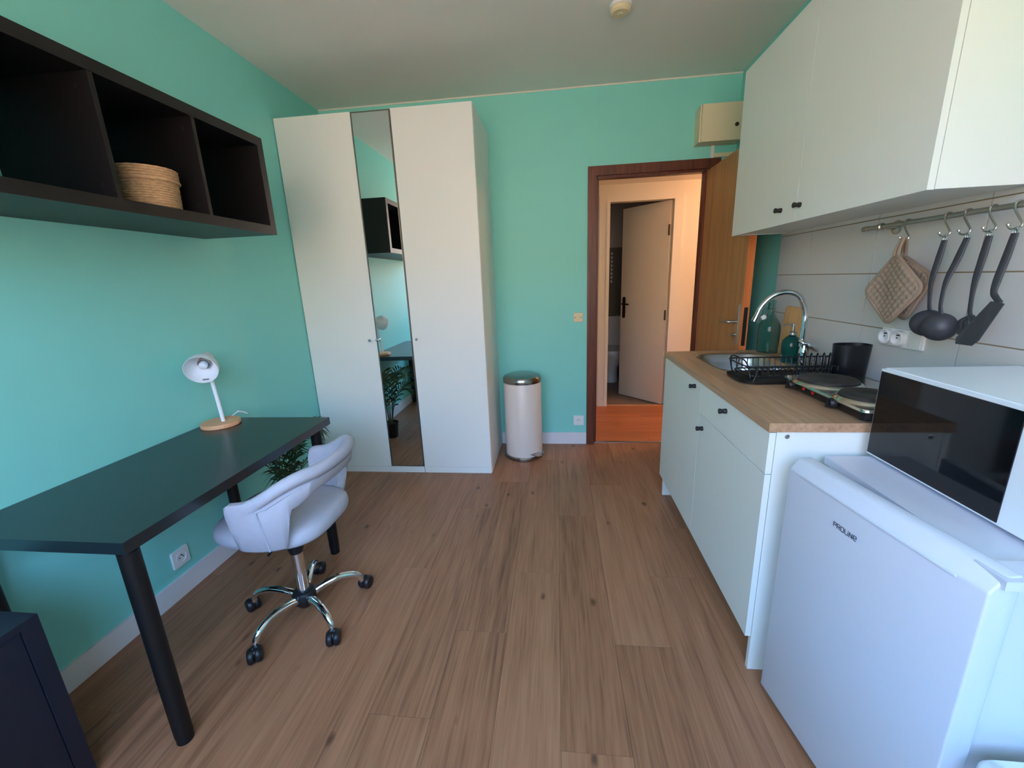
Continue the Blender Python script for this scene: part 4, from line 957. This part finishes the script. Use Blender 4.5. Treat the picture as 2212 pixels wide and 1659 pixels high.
# the door turns about the near edge; local x runs to the far (free) end, local y out to the front
pv = Vector((2.452, -2.600, 0)); tipv = Vector((2.384, -2.119, 0))
dx_ = (tipv-pv).normalized(); dy_ = Vector((-dx_.y, dx_.x, 0))     # towards the room (-x)
DM = Matrix(((dx_.x, dy_.x, 0, pv.x), (dx_.y, dy_.y, 0, pv.y), (0, 0, 1, 0), (0, 0, 0, 1)))
DL = (tipv-pv).length; DT = 0.055
prof = [(0.0, 0.035), (0.0, 0.806), (-0.004, 0.812), (-0.022, 0.834), (-0.034, 0.838), (-DT, 0.838), (-DT, 0.035)]
bm = B()
A = [bm.verts.new((0, y, z)) for y, z in prof]; C = [bm.verts.new((DL, y, z)) for y, z in prof]
bm.faces.new(A); bm.faces.new(C[::-1])
for i in range(len(prof)):
    j = (i+1) % len(prof); bm.faces.new((A[j], A[i], C[i], C[j]))
bmesh.ops.transform(bm, matrix=DM, verts=bm.verts[:])
fd = mk('fridge_door', bm, 'fridge', fg, bevel=0.004, seg=3)
bm = B(); box(bm, 0.05, DL-0.04, -0.001, 0.0025, 0.800, 0.8055); bmesh.ops.transform(bm, matrix=DM, verts=bm.verts[:]); mk('grip_lip', bm, 'fridge', fd, bevel=0.001)
bm = B(); box(bm, 0.02, DL-0.02, -DT-0.012, -DT+0.001, 0.055, 0.80); bmesh.ops.transform(bm, matrix=DM, verts=bm.verts[:]); mk('gasket', bm, 'gasket', fd, bevel=0.003)
boxo('hinge', 'fridge', (2.468, 2.62, -2.605, -2.548, FZ-0.008, FZ+0.010), fg, bevel=0.004)
# brand lettering on the door, drawn as strokes
letters = {
 'P': [[(0, 0), (0, 10), (5, 10), (7, 9), (7, 5.5), (5.5, 4.5), (0, 4.5)]],
 'R': [[(0, 0), (0, 10), (5, 10), (7, 9), (7, 5.5), (5.5, 4.5), (0, 4.5)], [(3.5, 4.5), (7, 0)]],
 'O': [[(0, 1), (0, 9), (1, 10), (6, 10), (7, 9), (7, 1), (6, 0), (1, 0), (0, 1)]],
 'L': [[(0, 10), (0, 2), (2, 0), (5.5, 0)]],
 'i': [[(0, 0), (0, 7)], [(0, 9.4), (0, 10.8)]],
 'N': [[(0, 0), (0, 10), (6.5, 0), (6.5, 10)]],
 'e': [[(0.3, 5), (7, 5), (7, 9), (6, 10), (1.2, 10), (0, 9), (0, 2), (2, 0), (6.5, 0)]]}
adv = {'P': 9.5, 'R': 9.8, 'O': 10, 'L': 8, 'i': 3.2, 'N': 9.5, 'e': 9}
S_ = 0.00115; cur = 0.0; bm = B()
def stroke_seg(bm, a, b, w_):
    a, b = Vector(a), Vector(b); d = (b-a).normalized(); n = Vector((-d.y, d.x))*w_/2; a = a-d*w_*0.35; b = b+d*w_*0.35
    vs = [bm.verts.new((p.x, 0.0, p.y)) for p in (a+n, a-n, b-n, b+n)]; bm.faces.new(vs)
for chx in 'PROLiNe':
    for st_ in letters[chx]:
        for p, q in zip(st_, st_[1:]):
            stroke_seg(bm, ((p[0]+cur)*S_, p[1]*S_), ((q[0]+cur)*S_, q[1]*S_), 1.7*S_)
    cur += adv[chx]
LW = cur*S_
LM = DM @ Matrix.Translation((0.316, 0.0008, 0.732)) @ Matrix.Diagonal((-1, 1, 1, 1))
bmesh.ops.transform(bm, matrix=LM, verts=bm.verts[:]); mk('brand_lettering', bm, 'logo', fd)

# ------------------------------------------------------------------ microwave
MX, MZ0, MZ1, MYF, MYN = 2.606, FZ+0.012, 1.083, -2.076, -2.515
mw = thing('microwave', 'white microwave with black glass door on top of the fridge', 'microwave', (2.77, -2.3, FZ))
boxo('microwave_body', 'mwwhite', (MX+0.012, 2.935, MYN, MYF, MZ0, MZ1), mw, bevel=0.006, seg=3)
boxo('front_frame', 'mwwhite', (MX, MX+0.014, MYN+0.001, MYF-0.001, MZ0-0.001, MZ1-0.002), mw, bevel=0.004, seg=3)
gd = boxo('glass_door', 'mwglass', (MX-0.0025, MX+0.004, -2.436, MYF-0.005, MZ0+0.004, MZ1-0.008), mw, bevel=0.002)
for x in (MX+0.04, 2.90):
    for y in (MYF-0.04, MYN+0.04):
        mk('foot', lathe(B(), [(0, 0), (0.012, 0), (0.012, 0.013), (0, 0.013)], (x, y, FZ), 14), 'blackpl', mw, smooth=True)

# ------------------------------------------------------------------ stool at the lower right
so_x, so_y = 2.655, -2.790
stl = thing('stool', 'white round-cornered stool top beside the fridge, cut by the frame', 'stool', (so_x, so_y, 0))
bm = loft_bm([[(x, y, z) for x, y in rrect(so_x, so_y, 0.180*s, 0.180*s, 0.045)] for s, z in ((0.96, 0.437), (1.0, 0.442), (1.0, 0.455), (0.975, 0.462), (0.5, 0.463))]); mk('stool_top', bm, 'stool', stl, smooth=True, sharp=50)
for sx_ in (-1, 1):
    for sy_ in (-1, 1):
        mk('leg', tube(B(), [(so_x+sx_*0.155, so_y+sy_*0.155, 0.0), (so_x+sx_*0.125, so_y+sy_*0.125, 0.440)], [0.012, 0.016], 14), 'stool', stl, smooth=True)
